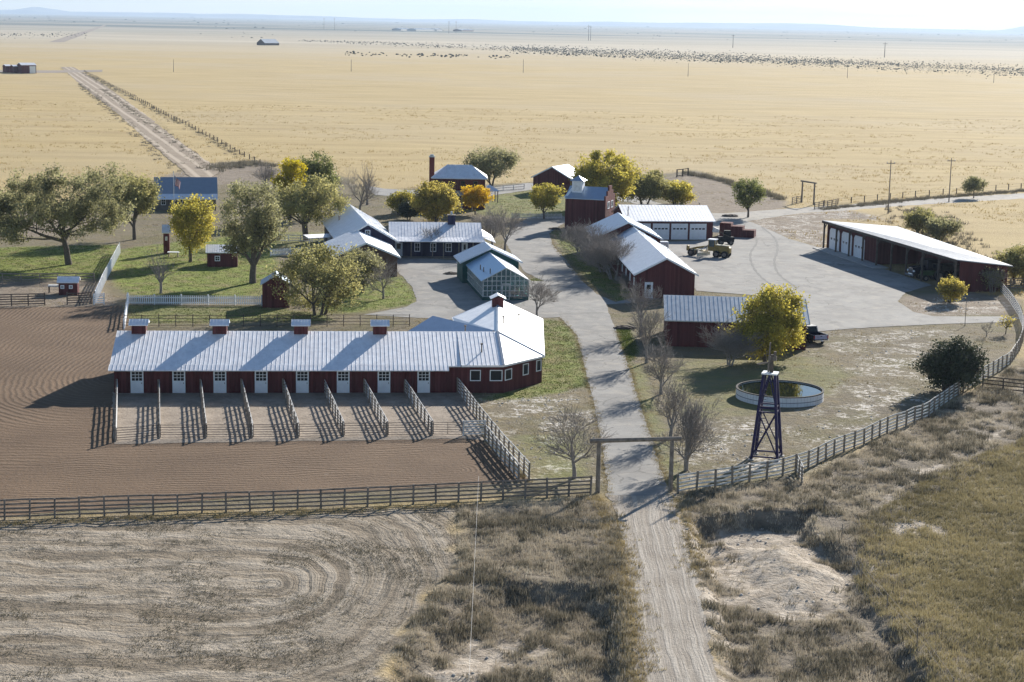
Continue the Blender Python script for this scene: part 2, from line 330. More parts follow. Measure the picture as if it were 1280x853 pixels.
    # lawn
    l = k.mix(k.ramp(med, .35, .7), (.15, .19, .025), (.28, .32, .055)); l = k.mix(k.ramp(k.noise(.3, 5, .6), .46, .64, 0, .85), l, (.26, .22, .085)); l = k.mix(k.ramp(fine, .5, .8, 0, .4), l, (.06, .065, .02))
    c = k.mix(A[2], c, l)
    # meadow
    m = k.mix(k.ramp(big, .35, .65), (.21, .17, .095), (.31, .255, .15)); m = k.mix(k.ramp(fine, .4, .7, 0, .7), m, (.12, .10, .045)); m = k.mix(k.ramp(k.noise(.12, 5), .5, .66, 0, .6), m, (.30, .24, .15)); c = k.mix(B[0], c, m)
    # foreground dirt field with looping tyre tracks
    q = G(345, 730); dx = k.math('MAXIMUM', k.math('SUBTRACT', px[0], q.x), 0.); dy = k.math('MULTIPLY', k.math('SUBTRACT', px[1], q.y), .5)
    wob = k.math('MULTIPLY', k.noise(.10, 3), 2.4)
    rr = k.math('ADD', k.math('SQRT', k.math('ADD', k.math('MULTIPLY', dx, dx), k.math('MULTIPLY', dy, dy))), wob)
    cvf = k.n('ShaderNodeCombineXYZ'); k.put(cvf.inputs[0], rr); k.put(cvf.inputs[1], k.math('MULTIPLY', px[0], .05)); tr = k.ramp(k.noise(.85, 4, .7, vec=cvf.outputs[0]), .38, .62, -1, 1); cv2 = k.n('ShaderNodeCombineXYZ'); k.put(cv2.inputs[0], k.math('MULTIPLY', rr, 1.5)); k.put(cv2.inputs[1], k.math('MULTIPLY', px[0], .4)); tr2 = k.noise(1.1, 6, .75, vec=cv2.outputs[0])
    f = k.mix(k.ramp(med, .3, .7), (.235, .185, .13), (.33, .27, .195)); f = k.mix(k.math('MULTIPLY', k.ramp(k.math('ADD', tr, k.math('MULTIPLY', fine, 2.)), .5, 1.9), .8), f, (.47, .41, .33)); f = k.mix(k.math('MULTIPLY', k.ramp(tr, -.2, -.9), .45), f, (.14, .115, .085))
    f = k.mix(k.math('MULTIPLY', k.ramp(tr2, .5, .62), k.ramp(k.noise(.16, 4), .38, .6)), f, (.135, .115, .085)); f = k.mix(k.ramp(fine, .52, .75, 0, .55), f, (.16, .13, .10))
    c = k.mix(B[2], c, f)
    # brush ground and pale earth
    s_ = k.mix(k.ramp(med, .35, .7), (.17, .14, .10), (.30, .25, .19)); s_ = k.mix(k.ramp(fine, .5, .75, 0, .6), s_, (.08, .065, .05)); c = k.mix(A[0], c, s_)
    e = k.mix(k.ramp(med, .35, .65), (.42, .35, .27), (.60, .52, .42)); e = k.mix(k.ramp(k.noise(2.2, 6, .7, vec=k.scale(P, (.6, 1.2, 1))), .5, .62, 0, .75), e, (.22, .17, .12)); c = k.mix(A[1], c, e)
    hb = k.math('ADD', k.math('MULTIPLY', fine, 1.2), k.math('MULTIPLY', k.noise(1.2, 5, .6), 1.5))
    hb = k.math('ADD', hb, k.math('MULTIPLY', k.math('MULTIPLY', tr, B[2]), .35)); hb = k.math('ADD', hb, k.math('MULTIPLY', k.math('MULTIPLY', tr2, B[2]), 1.6))
    k.bump(hb, .22, .9)
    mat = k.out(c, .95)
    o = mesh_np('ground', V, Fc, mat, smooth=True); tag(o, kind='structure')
    ys = zone('yard', X, Y, 1.5, nb)
    def put(nm, *ch):
        a = o.data.attributes.new(nm, 'FLOAT_COLOR', 'POINT'); q_ = np.ones((X.size, 4), np.float32)
        for i_, h in enumerate(ch): q_[:, i_] = h.ravel()
        a.data.foreach_set('color', q_.ravel())
    put('zone_a', zone('sage', X, Y, .9, nf), zone('pale', X, Y, .6, nf * 3.6 - .7), zone('lawn', X, Y, .7, nf * .8))
    put('zone_b', zone('meadow', X, Y, 3.5, nb * 1.6), ys, zone('field', X, Y, .7, nf))
    put('zone_c', zone('bare', X, Y, 1.2, nb * .5), ys * 0, zone('rocky', X, Y, 2.5, nb))
    return o
make_ground()
def sheet(name, poly, z, mat, amp=.25, step=.6, seed=0):
    rnd = random.Random(seed); pts = []
    n = len(poly)
    for i in range(n):
        a, b = poly[i], poly[(i + 1) % n]; L_ = (b - a).length; s1 = step * max(1, a.y / 150); k = max(1, int(L_ / s1)); nrm = Vector((-(b - a).y, (b - a).x, 0)).normalized() if L_ else Vector()
        for j in range(k):
            p = a.lerp(b, j / k); w = float(fbm(np.array([p.x]), np.array([p.y]), .9, 4, seed + 7)[0]) * 2 * amp; pts.append(Vector((p.x + nrm.x * w, p.y + nrm.y * w, z)))
    tris = tessellate_polygon([pts]); me = bpy.data.meshes.new(name); me.from_pydata([tuple(p) for p in pts], [], [tuple(t) for t in tris])
    bm = bmesh.new(); bm.from_mesh(me); bmesh.ops.recalc_face_normals(bm, faces=bm.faces)
    for f in bm.faces:
        if f.normal.z < 0: f.normal_flip()
    bm.to_mesh(me); bm.free(); me.materials.append(mat)
    o = link(bpy.data.objects.new(name, me)); tag(o, kind='structure'); return o
def asphalt(name, c0, c1, dust=(.42, .38, .32)):
    k = NT(name); big = k.noise(.12, 6, .6); fine = k.noise(2.5, 6, .7); c = k.mix(k.ramp(big, .35, .65), c0, c1)
    c = k.mix(k.ramp(k.noise(.5, 6, .6), .5, .7, 0, .6), c, dust); c = k.mix(k.ramp(k.noise(.35, 6, .65, vec=k.scale(k.pos(), (1, .6, 1))), .5, .58, 0, .4), c, (.185, .18, .17))
    v = k.n('ShaderNodeTexVoronoi', feature='DISTANCE_TO_EDGE'); v.inputs['Scale'].default_value = .16; k.t.links.new(k.pos(), v.inputs['Vector'])
    w = k.n('ShaderNodeMix', data_type='VECTOR'); 
    dn = k.n('ShaderNodeTexNoise'); dn.inputs['Scale'].default_value = .5; dn.inputs['Detail'].default_value = 5; k.t.links.new(k.pos(), dn.inputs['Vector']); va = k.n('ShaderNodeVectorMath', operation='MULTIPLY_ADD'); k.t.links.new(dn.outputs['Color'], va.inputs[0]); va.inputs[1].default_value = (2.5, 2.5, 0); k.t.links.new(k.pos(), va.inputs[2]); k.t.links.new(va.outputs[0], v.inputs['Vector'])
    c = k.mix(k.math('MULTIPLY', k.math('SUBTRACT', 1., k.ramp(v.outputs[0], .0, .018)), k.ramp(k.noise(.08, 3), .45, .6, 0, .6)), c, (.07, .068, .065))
    c = k.mix(k.ramp(fine, .55, .8, 0, .35), c, (.14, .135, .13)); k.bump(fine, .02); return k.out(c, .9)
M['asphalt'] = asphalt('old grey asphalt', (.235, .225, .21), (.31, .30, .28))
M['asphalt2'] = asphalt('wide yard asphalt', (.25, .24, .225), (.32, .31, .29))
sheet('driveway', RW['driveway'], .03, M['asphalt'], .22, .6, 1)
sheet('asphalt_yard', RW['asphalt_yard'], .045, M['asphalt2'], .25, .6, 2)
sheet('far_road', RW['far_road'], .02, asphalt('dusty road', (.32, .30, .27), (.38, .35, .31)), .4, 1, 3)
sheet('back_lane', RW['back_lane'], .025, asphalt('lane', (.27, .26, .25), (.33, .32, .31)), .5, 1, 4)
def gravel():
    k = NT('rutted gravel'); a, b = G(801, 640), G(850, 853); d = (b - a).normalized(); px = k.sep(k.pos())
    # lateral coordinate across the road, following its gentle bend
    lat = k.math('SUBTRACT', k.math('SUBTRACT', px[0], a.x), k.math('MULTIPLY', k.math('SUBTRACT', px[1], a.y), d.x / d.y))
    lat = k.math('ADD', lat, k.math('MULTIPLY', k.noise(.08, 3), .9))
    cv = k.n('ShaderNodeCombineXYZ'); k.put(cv.inputs[0], k.math('MULTIPLY', lat, 1.5)); k.put(cv.inputs[1], k.math('MULTIPLY', px[1], .035)); st_ = k.noise(1.6, 5, .75, vec=cv.outputs[0]); r1 = k.ramp(st_, .4, .62, -1, 1)
    c = k.mix(k.ramp(k.noise(.35, 6), .35, .65), (.31, .265, .215), (.40, .35, .29)); c = k.mix(k.ramp(k.math('ADD', r1, k.math('MULTIPLY', st_, 2.5)), .9, 2.3, 0, .75), c, (.53, .48, .41)); c = k.mix(k.ramp(k.noise(4, 6, .7), .5, .75, 0, .5), c, (.23, .195, .16))
    k.bump(k.math('ADD', k.math('MULTIPLY', r1, .25), k.noise(3.5, 6, .7)), .1); return k.out(c, .95)
sheet('gravel_road', RW['gravel_road'], .022, gravel(), .45, .4, 5)
def track_mat():
    k = NT('two rut dirt track'); a, b = G(90, 95), G(262, 218); d = (b - a).normalized(); px = k.sep(k.pos())
    lat = k.math('SUBTRACT', k.math('SUBTRACT', px[0], a.x), k.math('MULTIPLY', k.math('SUBTRACT', px[1], a.y), d.x / d.y)); lat = k.math('ADD', lat, k.math('MULTIPLY', k.noise(.02, 3), 1.6))
    r1 = k.ramp(k.math('SINE', k.math('MULTIPLY', lat, 1.7)), .1, .8); c = k.mix(k.ramp(k.noise(.3, 6), .3, .7), (.24, .18, .13), (.36, .29, .21)); c = k.mix(r1, c, (.47, .385, .29)); c = k.mix(k.ramp(k.noise(1.5, 5), .5, .7, 0, .4), c, (.2, .16, .11)); return k.out(c, .95)
sheet('dirt_track', RW['dirt_track'], .08, track_mat(), .8, 1.5, 6)
sheet('side_track', wp([(-40, 90.3), (60, 91.6), (128, 90.2), (128, 87.6), (60, 88.4), (-40, 87.4)]), .1, plain('pale side track', (.30, .25, .20), .95), 1.2, 3, 11)
sheet('distant_track', wp([(60, 53), (92, 43), (130, 31.5), (134, 31.5), (108, 42), (80, 53)]), .2, plain('distant track soil', (.30, .25, .20), .95), 4, 10, 12)
def arena_mat():
    k = NT('raked brown arena soil'); px = k.sep(k.pos()); q1 = G(575, 588); q0 = G(150, 470)
    dxr = k.math('MAXIMUM', k.math('SUBTRACT', px[0], q1.x), 0.); dxl = k.math('MAXIMUM', k.math('SUBTRACT', q0.x, px[0]), 0.)
    cy = k.math('SUBTRACT', px[1], q1.y); dyl = k.math('MINIMUM', k.math('SUBTRACT', px[1], q0.y), 0.)
    wob = k.math('MULTIPLY', k.noise(.09, 4, .6), 2.2)
    r_r = k.math('SQRT', k.math('ADD', k.math('MULTIPLY', dxr, dxr), k.math('MULTIPLY', k.math('MULTIPLY', cy, cy), .5)))
    r_l = k.math('SQRT', k.math('ADD', k.math('MULTIPLY', dxl, dxl), k.math('MULTIPLY', k.math('MULTIPLY', dyl, dyl), .35)))
    f = k.ramp(px[0], q0.x - 1., q0.x + 4.)
    sl_ = k.math('SINE', k.math('MULTIPLY', k.math('ADD', r_l, wob), 10.5)); sr_ = k.math('SINE', k.math('MULTIPLY', k.math('ADD', r_r, wob), 15))
    lines = k.math('ADD', k.math('MULTIPLY', sl_, k.math('SUBTRACT', 1., f)), k.math('MULTIPLY', sr_, f))
    fine = k.noise(2.5, 6, .7); lv = k.math('ADD', lines, k.math('MULTIPLY', fine, 1.6)); stren = k.ramp(k.noise(.12, 4), .35, .6, .25, 1.)
    c = k.mix(k.ramp(k.noise(.1, 5), .35, .65), (.128, .080, .046), (.178, .115, .068)); c = k.mix(k.math('MULTIPLY', k.ramp(lv, .9, 2.2), k.math('MULTIPLY', stren, .5)), c, (.27, .195, .13)); c = k.mix(k.ramp(fine, .5, .75, 0, .45), c, (.09, .062, .042))
    c = k.mix(k.ramp(k.noise(.7, 6, .7), .66, .72, 0, .5), c, (.34, .27, .21))
    k.bump(k.math('ADD', k.math('MULTIPLY', k.math('MULTIPLY', lines, stren), .3), k.math('MULTIPLY', fine, 1.3)), .08); return k.out(c, .95)
sheet('arena_ground', AW, .022, arena_mat(), .3, .6, 8)
k = NT('trampled paddock dirt'); c = k.mix(k.ramp(k.noise(.5, 6), .35, .65), (.25, .205, .16), (.36, .30, .24)); c = k.mix(k.ramp(k.noise(2.5, 6, .7), .5, .72, 0, .6), c, (.14, .11, .085)); k.bump(k.noise(3, 5), .1)
sheet('paddock_ground', PDW, .045, k.out(c, .95), .25, .5, 9)
# painted line across the yard asphalt
def strip(name, a, b, w, z, mat):
    a, b = G(*a), G(*b); n = Vector((-(b - a).y, (b - a).x, 0)).normalized() * w / 2; mb = MB()
    mb.poly([(a.x - n.x, a.y - n.y, z), (b.x - n.x, b.y - n.y, z), (b.x + n.x, b.y + n.y, z), (a.x + n.x, a.y + n.y, z)]); o = mb.build(name, mat); tag(o, kind='structure'); return o
strip('yard_seam', (916, 323), (1075, 331), .35, .055, M['concrete'])
# tyre arcs on the yard
tyre = plain('tyre dark asphalt', (.20, .195, .185), .9, 0, .25)
def arc_strip(name, pts, w, z, mat):
    P_ = [G(*p) for p in pts]; Q = []
    for i in range(len(P_) - 1):
        a0 = P_[max(i - 1, 0)]; a, b = P_[i], P_[i + 1]; b1 = P_[min(i + 2, len(P_) - 1)]
        for j in range(8):
            t = j / 8; Q.append(.5 * (2 * a + (b - a0) * t + (2 * a0 - 5 * a + 4 * b - b1) * t * t + (3 * a - a0 - 3 * b + b1) * t ** 3))
    mb = MB(); L_, R_ = [], []
    for i, p in enumerate(Q):
        d = (Q[min(i + 1, len(Q) - 1)] - Q[max(i - 1, 0)]); n = Vector((-d.y, d.x, 0)).normalized() * w / 2 * (.6 + .8 * abs(math.sin(i * 2.1))); L_.append((p.x + n.x, p.y + n.y, z)); R_.append((p.x - n.x, p.y - n.y, z))
    for i in range(len(Q) - 1): mb.poly([L_[i], L_[i + 1], R_[i + 1], R_[i]])
    o = mb.build(name, mat); tag(o, kind='structure'); return o
arc_strip('tyre_arc', [(940, 292), (946, 303), (938, 318), (942, 335), (955, 350), (975, 362)], .35, .06, tyre)
arc_strip('tyre_arc', [(952, 284), (968, 298), (972, 312), (968, 328), (975, 345), (1000, 362)], .35, .06, tyre)
# hills on the horizon
def hills():
    V = []; Fc = []; n = 240; Yh = 27000.
    for i in range(n + 1):
        x = -14000 + 28000 * i / n; px = 640 + F * x / Yh
        h = 30 + 45 * (float(fbm(np.array([px]), np.array([3.]), .012, 4, 3)[0]) + .3)
        h += 60 * math.exp(-((px - 48) / 22) ** 2) + 12 * math.exp(-((px - 300) / 120) ** 2) + 35 * math.exp(-((px - 930) / 160) ** 2)
        h += 170 * math.exp(-((px - 1300) / 38) ** 2)
        V += [(x, Yh - 1800, 0), (x, Yh - 600, h * .55), (x, Yh, h), (x, Yh + 2500, 0)]
    for i in range(n):
        for j in range(3): a = i * 4 + j; Fc.append((a, a + 1 + 0, a + 5, a + 4))
    k = NT('far hills'); m = k.out(k.mix(k.ramp(k.noise(.0012, 6), .4, .6), (.14, .15, .15), (.26, .25, .22)), .95)
    o = mesh_np('hills', np.array(V), np.array(Fc), m, smooth=True); tag(o, kind='structure')
hills()
# haze
k = NT('thin blue air'); pv = k.n('ShaderNodeVolumePrincipled'); pv.inputs['Color'].default_value = (.60, .77, 1, 1); pv.inputs['Density'].default_value = 5e-5; pv.inputs['Anisotropy'].default_value = .2
k.t.links.new(pv.outputs[0], k.t.nodes['Material Output'].inputs['Volume'])
for l_ in list(k.t.nodes['Material Output'].inputs['Surface'].links): k.t.links.remove(l_)
hz = MB().box(-31000, 31000, -60, 30500, -3, 260).build('haze', k.m); tag(hz, kind='stuff', label='thin pale blue air over the whole plain', cat='haze')
# ---------------------------------------------------------------- building kit
def slab(mb, pts, t=.12):
    mb.hull([(p[0], p[1], p[2] - t) for p in pts], pts)
def ribs(mb, e0, e1, r0, r1, step=.6, w=.035, h=.02):
    """raised seams from the eave line e0-e1 up to the ridge line r0-r1"""
    e0, e1, r0, r1 = map(Vector, (e0, e1, r0, r1)); n = max(1, int((r1 - r0).length / step))
    for i in range(n + 1):
        a = e0.lerp(e1, i / n); b = r0.lerp(r1, i / n); d = (e1 - e0).normalized() * w / 2
        mb.hull([a - d, a + d, b + d, b - d], [p + Vector((0, 0, h)) for p in (a - d, a + d, b + d, b - d)])
def rot_fix(mb): return mb
class B:
    """a gabled building; local x along the front A->B, y to the back"""
    def __init__(s, name, label, cat, A, ang, L, W, he, hr, wall, roof, axis='x', ov=.45, hb=None, rib=.6, group=None, trim=None, lap=.35):
        s.root = empty(name, (A[0], A[1], 0), ang, label, cat, group); s.L, s.W, s.he, s.hr = L, W, he, hr; s.wall = wall
        hb = he if hb is None else hb
        w = MB(); r = MB()
        if axis == 'x':
            m = W / 2; prof = [(0, 0), (W, 0), (W, hb), (m, hr), (0, he)]
            w.hull([(0, y, z) for y, z in prof], [(L, y, z) for y, z in prof])
            dz = (hr - he) / m * ov
            for sgn in (0, 1):
                y_e = -ov if sgn == 0 else W + ov; ze = (he if sgn == 0 else hb) - dz
                q = [(-lap, y_e, ze + .14), (L + lap, y_e, ze + .14), (L + lap, m, hr + .14), (-lap, m, hr + .14)]
                if sgn: q = q[::-1]
                slab(r, q)
                if rib: ribs(r, (-lap, y_e, ze + .14), (L + lap, y_e, ze + .14), (-lap, m, hr + .14), (L + lap, m, hr + .14), rib)
        else:
            m = L / 2; prof = [(0, 0), (L, 0), (L, hb), (m, hr), (0, he)]
            w.hull([(x, 0, z) for x, z in prof], [(x, W, z) for x, z in prof])
            dz = (hr - he) / m * ov
            for sgn in (0, 1):
                xe = -ov if sgn == 0 else L + ov; ze = (he if sgn == 0 else hb) - dz
                q = [(xe, -lap, ze + .14), (m, -lap, hr + .14), (m, W + lap, hr + .14), (xe, W + lap, ze + .14)]
                if sgn: q = q[::-1]
                slab(r, q)
                if rib: ribs(r, (xe, -lap, ze + .14), (xe, W + lap, ze + .14), (m, -lap, hr + .14), (m, W + lap, hr + .14), rib)
            if trim is not None:
                t = MB()
                for xe in (-ov, L + ov):
                    t.bar((xe, -lap - .03, he - dz + .06), (m, -lap - .03, hr + .06), .06, .24)
                t.build('rake_trim', trim, s.root)
        s.wallo = w.build('wall', wall, s.root); s.roof = r.build('roof', roof, s.root)
    def xf(s, face):
        if face == 'front': return lambda u, z, d: (u, -d, z)
        if face == 'left': return lambda u, z, d: (-d, s.W - u, z)
        if face == 'right': return lambda u, z, d: (s.L + d, u, z)
        return lambda u, z, d: (s.L - u, s.W + d, z)
    def panel(s, mb, face, u0, u1, z0, z1, d0, d1):
        f = s.xf(face); q = [f(u, z, d) for u, z, d in ((u0, z0, d0), (u1, z0, d0), (u1, z0, d1), (u0, z0, d1))]; q2 = [(x, y, z1) for x, y, z in q]; mb.hull(q, q2)
    def window(s, face, u, z, w=.9, h=1., nx=2, ny=2, frame='white', name='window'):
        mb = MB(); p = s.panel; e = .11
        p(mb, face, u, u + e, z, z + h, .0, .07); p(mb, face, u + w - e, u + w, z, z + h, .0, .07); p(mb, face, u + e, u + w - e, z, z + e, .0, .07); p(mb, face, u + e, u + w - e, z + h - e, z + h, .0, .07)
        for i in range(1, nx): x = u + e + (w - 2 * e) * i / nx; p(mb, face, x - .02, x + .02, z + e, z + h - e, .02, .05)
        for i in range(1, ny): y = z + e + (h - 2 * e) * i / ny; p(mb, face, u + e, u + w - e, y - .02, y + .02, .021, .051)
        o = mb.build(name, M[frame], s.root); g = MB(); p(g, face, u + e, u + w - e, z + e, z + h - e, .004, .018); g.build('pane', M['glass'], o); return o
    def dutch_door(s, face, u, w=1.25, h=2.3, frame='white'):
        mb = MB(); p = s.panel; p(mb, face, u, u + w, 0.02, h * .5, 0, .06); e = .13
        p(mb, face, u, u + e, h * .5, h, 0, .06); p(mb, face, u + w - e, u + w, h * .5, h, 0, .06); p(mb, face, u + e, u + w - e, h * .5, h * .5 + e, 0, .06); p(mb, face, u + e, u + w - e, h - e, h, 0, .06)
        x0, x1, z0, z1 = u + e, u + w - e, h * .5 + e, h - e
        for i in (1, 2): x = x0 + (x1 - x0) * i / 3; p(mb, face, x - .025, x + .025, z0, z1, .02, .055); y = z0 + (z1 - z0) * i / 3; p(mb, face, x0, x1, y - .025, y + .025, .021, .056)
        p(mb, face, u + e, u + w - e, .18, .24, .06, .08); p(mb, face, u + e, u + w - e, h * .5 - .16, h * .5 - .1, .06, .08)
        o = mb.build('door', M[frame], s.root); g = MB(); p(g, face, x0, x1, z0, z1, .004, .018); g.build('pane', M['glass'], o)
        hd = MB(); p(hd, face, u + w - .2, u + w - .14, 1.0, 1.12, .06, .11); hd.build('handle', M['pipe'], o); return o
    def garage_door(s, face, u, w, h, npan=4, chamfer=0., nwin=4, zwin=.72):
        mb = MB(); f = s.xf(face)
        pr = [(u, .03), (u + w, .03), (u + w, h - chamfer), (u + w - chamfer, h), (u + chamfer, h), (u, h - chamfer)] if chamfer else [(u, .03), (u + w, .03), (u + w, h), (u, h)]
        mb.hull([f(a, b, 0) for a, b in pr], [f(a, b, .07) for a, b in pr])
        for i in range(1, npan): z = h * i / npan; s.panel(mb, face, u + .05, u + w - .05, z - .02, z + .02, .07, .085)
        o = mb.build('garage_door', M['white'], s.root); g = MB()
        for i in range(nwin):
            c = u + w * (i + .5) / nwin * .86 + w * .07; s.panel(g, face, c - w * .075, c + w * .075, h * zwin - h * .045, h * zwin + h * .045, .07, .078)
        g.build('window_row', M['glass'], o); return o
    def pipe(s, x, y, h0, h1, r=.08):
        m = MB().tube((x, y, h0), (x, y, h1), r, n=8).tube((x, y, h1), (x, y, h1 + .1), r * 1.6, n=8); return m.build('vent_pipe', M['fence_grey'], s.root)
def frame_from(a, b):
    d = b - a; return math.atan2(d.y, d.x), math.hypot(d.x, d.y)
def ground_px(root_ang, A, p):
    d = p - Vector((A[0], A[1], 0)); c, s_ = math.cos(-root_ang), math.sin(-root_ang); return Vector((d.x * c - d.y * s_, d.x * s_ + d.y * c, p.z))

# ---------------------------------------------------------------- horse barn
a, b = G(143, 492), G(567, 491.5); BANG, BL = frame_from(a, b); BA = a
hb = B('horse_barn', 'long red stable with four roof vents and eight white stall doors', 'barn', a, BANG, BL + .3, 12.4, 2.95, 5.15, M['red'], M['roof'], ov=.5, rib=.42)
loc = lambda px, py, z=0: ground_px(BANG, BA, G(px, py, z))
# porch apron: lower flatter strip along the eave
mb = MB(); slab(mb, [(-.4, -1.35, 2.62), (BL - .6, -1.35, 2.62), (BL - .6, -.3, 3.02), (-.4, -.3, 3.02)], .08); ribs(mb, (-.4, -1.35, 2.62), (BL - .6, -1.35, 2.62), (-.4, -.3, 3.02), (BL - .6, -.3, 3.02), .42)
mb.build('eave_apron', M['roof'], hb.root)
for x in (163.5, 215.7, 267, 318.5, 370, 421, 472, 521.7):
    hb.dutch_door('front', loc(x, 492).x, 1.28, 2.35)
for i, x in enumerate((175, 275.5, 376.5, 474.5)):
    u = loc(x, 414, 5.15).x; m = MB().box(u - .72, u + .72, 5.55, 6.85, 4.75, 6.15); c = m.build('roof_vent', M['red'], hb.root)
    r = MB(); slab(r, [(u - .98, 5.2, 6.05), (u + .98, 5.2, 6.05), (u + .98, 6.2, 6.52), (u - .98, 6.2, 6.52)], .08); slab(r, [(u - .98, 6.2, 6.52), (u + .98, 6.2, 6.52), (u + .98, 7.2, 6.05), (u - .98, 7.2, 6.05)], .08); ribs(r, (u - .98, 5.2, 6.05), (u + .98, 5.2, 6.05), (u - .98, 6.2, 6.52), (u + .98, 6.2, 6.52), .28); r.build('cap', M['roof_white'], c)
for x, y in ((581, 417), (602, 440)):
    pass
# clinic hub at the right end of the stable
E = lambda px, py, z: G(px, py, z)
HZ, RZ = 3.0, 5.15
w0 = hb.root
ang0 = BANG
R1 = ground_px(BANG, BA, G(620, 412, RZ)); R2 = ground_px(BANG, BA, G(622, 372, RZ + .25)); E1 = ground_px(BANG, BA, G(629.6, 456.5, HZ)); E2 = ground_px(BANG, BA, G(680.5, 444.6, HZ)); E3 = ground_px(BANG, BA, G(678.5, 399, HZ))
R1.y = 6.2; R1.z = 5.29; R2.z = 5.35
E1.y = -.5; x0 = BL + .72
E4 = Vector((E3.x + (R2.x - E3.x) * 2, R2.y + .1, HZ)); E5 = Vector((E4.x, 12.5, HZ))
hub = empty('clinic_building', BA, BANG, 'red building with faceted white metal roof closing the right end of the long stable', 'building')
r = MB()
def tri_slab(pts, t=.12): r.hull([(p[0], p[1], p[2] - t) for p in pts], [tuple(p) for p in pts])
e0 = Vector((x0, -.5, 3.0)); r0 = Vector((x0, 6.2, 5.29)); b0 = Vector((x0, 12.9, 3.0))
r.poly([e0, E1, R1, r0]); r.poly([E1, E2, R1]); r.poly([E2, E3, R2, R1]); r.poly([R1, R2, E4, E5]); r.poly([r0, R1, E5, b0])
up = [Vector(v) for v in r.v]
ribs(r, e0 + Vector((0, 0, 0)), E1, r0, R1, .42); ribs(r, E2, E3, R1, R2, .42); ribs(r, E5, E4, R1, R2, .5); ribs(r, E1, E2, R1, R1 + (E2 - E1) * .01, 1e9)
for a_, b_ in ((e0, E1), (E1, E2), (E2, E3), (E3, R2), (R2, E4), (E4, E5)): r.bar(a_ - Vector((0, 0, .1)), b_ - Vector((0, 0, .1)), .1, .2)
fs = MB(); fs.bar(R1 + Vector((0, 0, .04)), E1 + Vector((0, 0, .04)), .26, .06); fs.bar(R1 + Vector((0, 0, .04)), E2 + Vector((0, 0, .04)), .16, .06); fs.bar(R1 + Vector((0, 0, .05)), R2 + Vector((0, 0, .05)), .2, .06)
hr_ = r.build('roof', M['roof_white'], hub); fs.build('hip_flashing', M['roof_blue'], hr_)
cen = (E1 + E2 + E3 + E5) / 4
ins = lambda p, k=.45: Vector((p.x, p.y, 0)) + (Vector((cen.x, cen.y, 0)) - Vector((p.x, p.y, 0))).normalized() * k
c1, c2, c3, c4 = ins(E1), ins(E2), ins(E3), ins(E4)
loop = [Vector((BL + .305, 0.05, 0)), Vector((c1.x, 0.02, 0)), c2, c3, Vector((c4.x, c4.y - .4, 0)), Vector((c4.x, 12.3, 0)), Vector((x0 - .1, 12.3, 0))]
w = MB().hull(loop, [p + Vector((0, 0, 2.92)) for p in loop])
gp = [c3, Vector((R2.x, R2.y - .45, 0)), Vector((c4.x, c4.y - .4, 0))]
w.hull([c3 + Vector((0, -.3, 2.9)), c3 + Vector((0, 0, 2.9)), c4 + Vector((0, 0, 2.9)), c4 + Vector((0, -.3, 2.9))], [Vector((R2.x, R2.y - .75, 5.1)), Vector((R2.x, R2.y - .5, 5.1)), Vector((R2.x - .02, R2.y - .5, 5.1)), Vector((R2.x - .02, R2.y - .75, 5.1))])
w.build('wall', M['red'], hub)
def hub_window(p, q, u, wd_, z=1.25, h=1.15):
    d = (q - p).normalized(); nrm = Vector((d.y, -d.x, 0)); o = p + d * u
    def pan(mb, u0, u1, z0, z1, d0, d1):
        c = [o + d * u0 + nrm * d0, o + d * u1 + nrm * d0, o + d * u1 + nrm * d1, o + d * u0 + nrm * d1]; mb.hull([v + Vector((0, 0, z0)) for v in c], [v + Vector((0, 0, z1)) for v in c])
    mb = MB(); e = .085
    pan(mb, 0, e, z, z + h, 0, .07); pan(mb, wd_ - e, wd_, z, z + h, 0, .07); pan(mb, e, wd_ - e, z, z + e, 0, .07); pan(mb, e, wd_ - e, z + h - e, z + h, 0, .07)
    f = mb.build('window', M['white'], hub); g = MB(); pan(g, e, wd_ - e, z + e, z + h - e, .004, .02); g.build('pane', M['glass'], f)
p, q = loop[0], loop[1]
hub_window(p, q, (q - p).length * .28, 1.1); hub_window(p, q, (q - p).length - 1.45, 1.3)
fl = (c2 - c1).length; c1f = loop[1]
hub_window(c1f, c2, .15, 1.2); hub_window(c1f, c2, fl * .48, 1.0, 1.3, 1.2); hub_window(c1f, c2, fl * .83, .9, 1.35, 1.2)
cp = R2.lerp(R1, .22); m = MB().box(cp.x - .62, cp.x + .62, cp.y - .62, cp.y + .62, 5.0, 6.25); c = m.build('roof_vent', M['red'], hub)
rr_ = MB(); slab(rr_, [(cp.x - .9, cp.y - .9, 6.15), (cp.x, cp.y - .9, 6.6), (cp.x, cp.y + .9, 6.6), (cp.x - .9, cp.y + .9, 6.15)], .07); slab(rr_, [(cp.x, cp.y - .9, 6.6), (cp.x + .9, cp.y - .9, 6.15), (cp.x + .9, cp.y + .9, 6.15), (cp.x, cp.y + .9, 6.6)], .07); rr_.build('cap', M['roof_white'], c)
for x, y, z in ((581.5, 417, 4.7), (602, 440, 3.9), (648.5, 402, 4.1), (629, 405, 5.0)):
    p = ground_px(BANG, BA, G(x, y, z)); MB().tube((p.x, p.y, z - .3), (p.x, p.y, z + .75), .07, n=8).tube((p.x, p.y, z + .75), (p.x, p.y, z + .9), .13, n=8).build('vent_pipe', M['fence_grey'], hub)
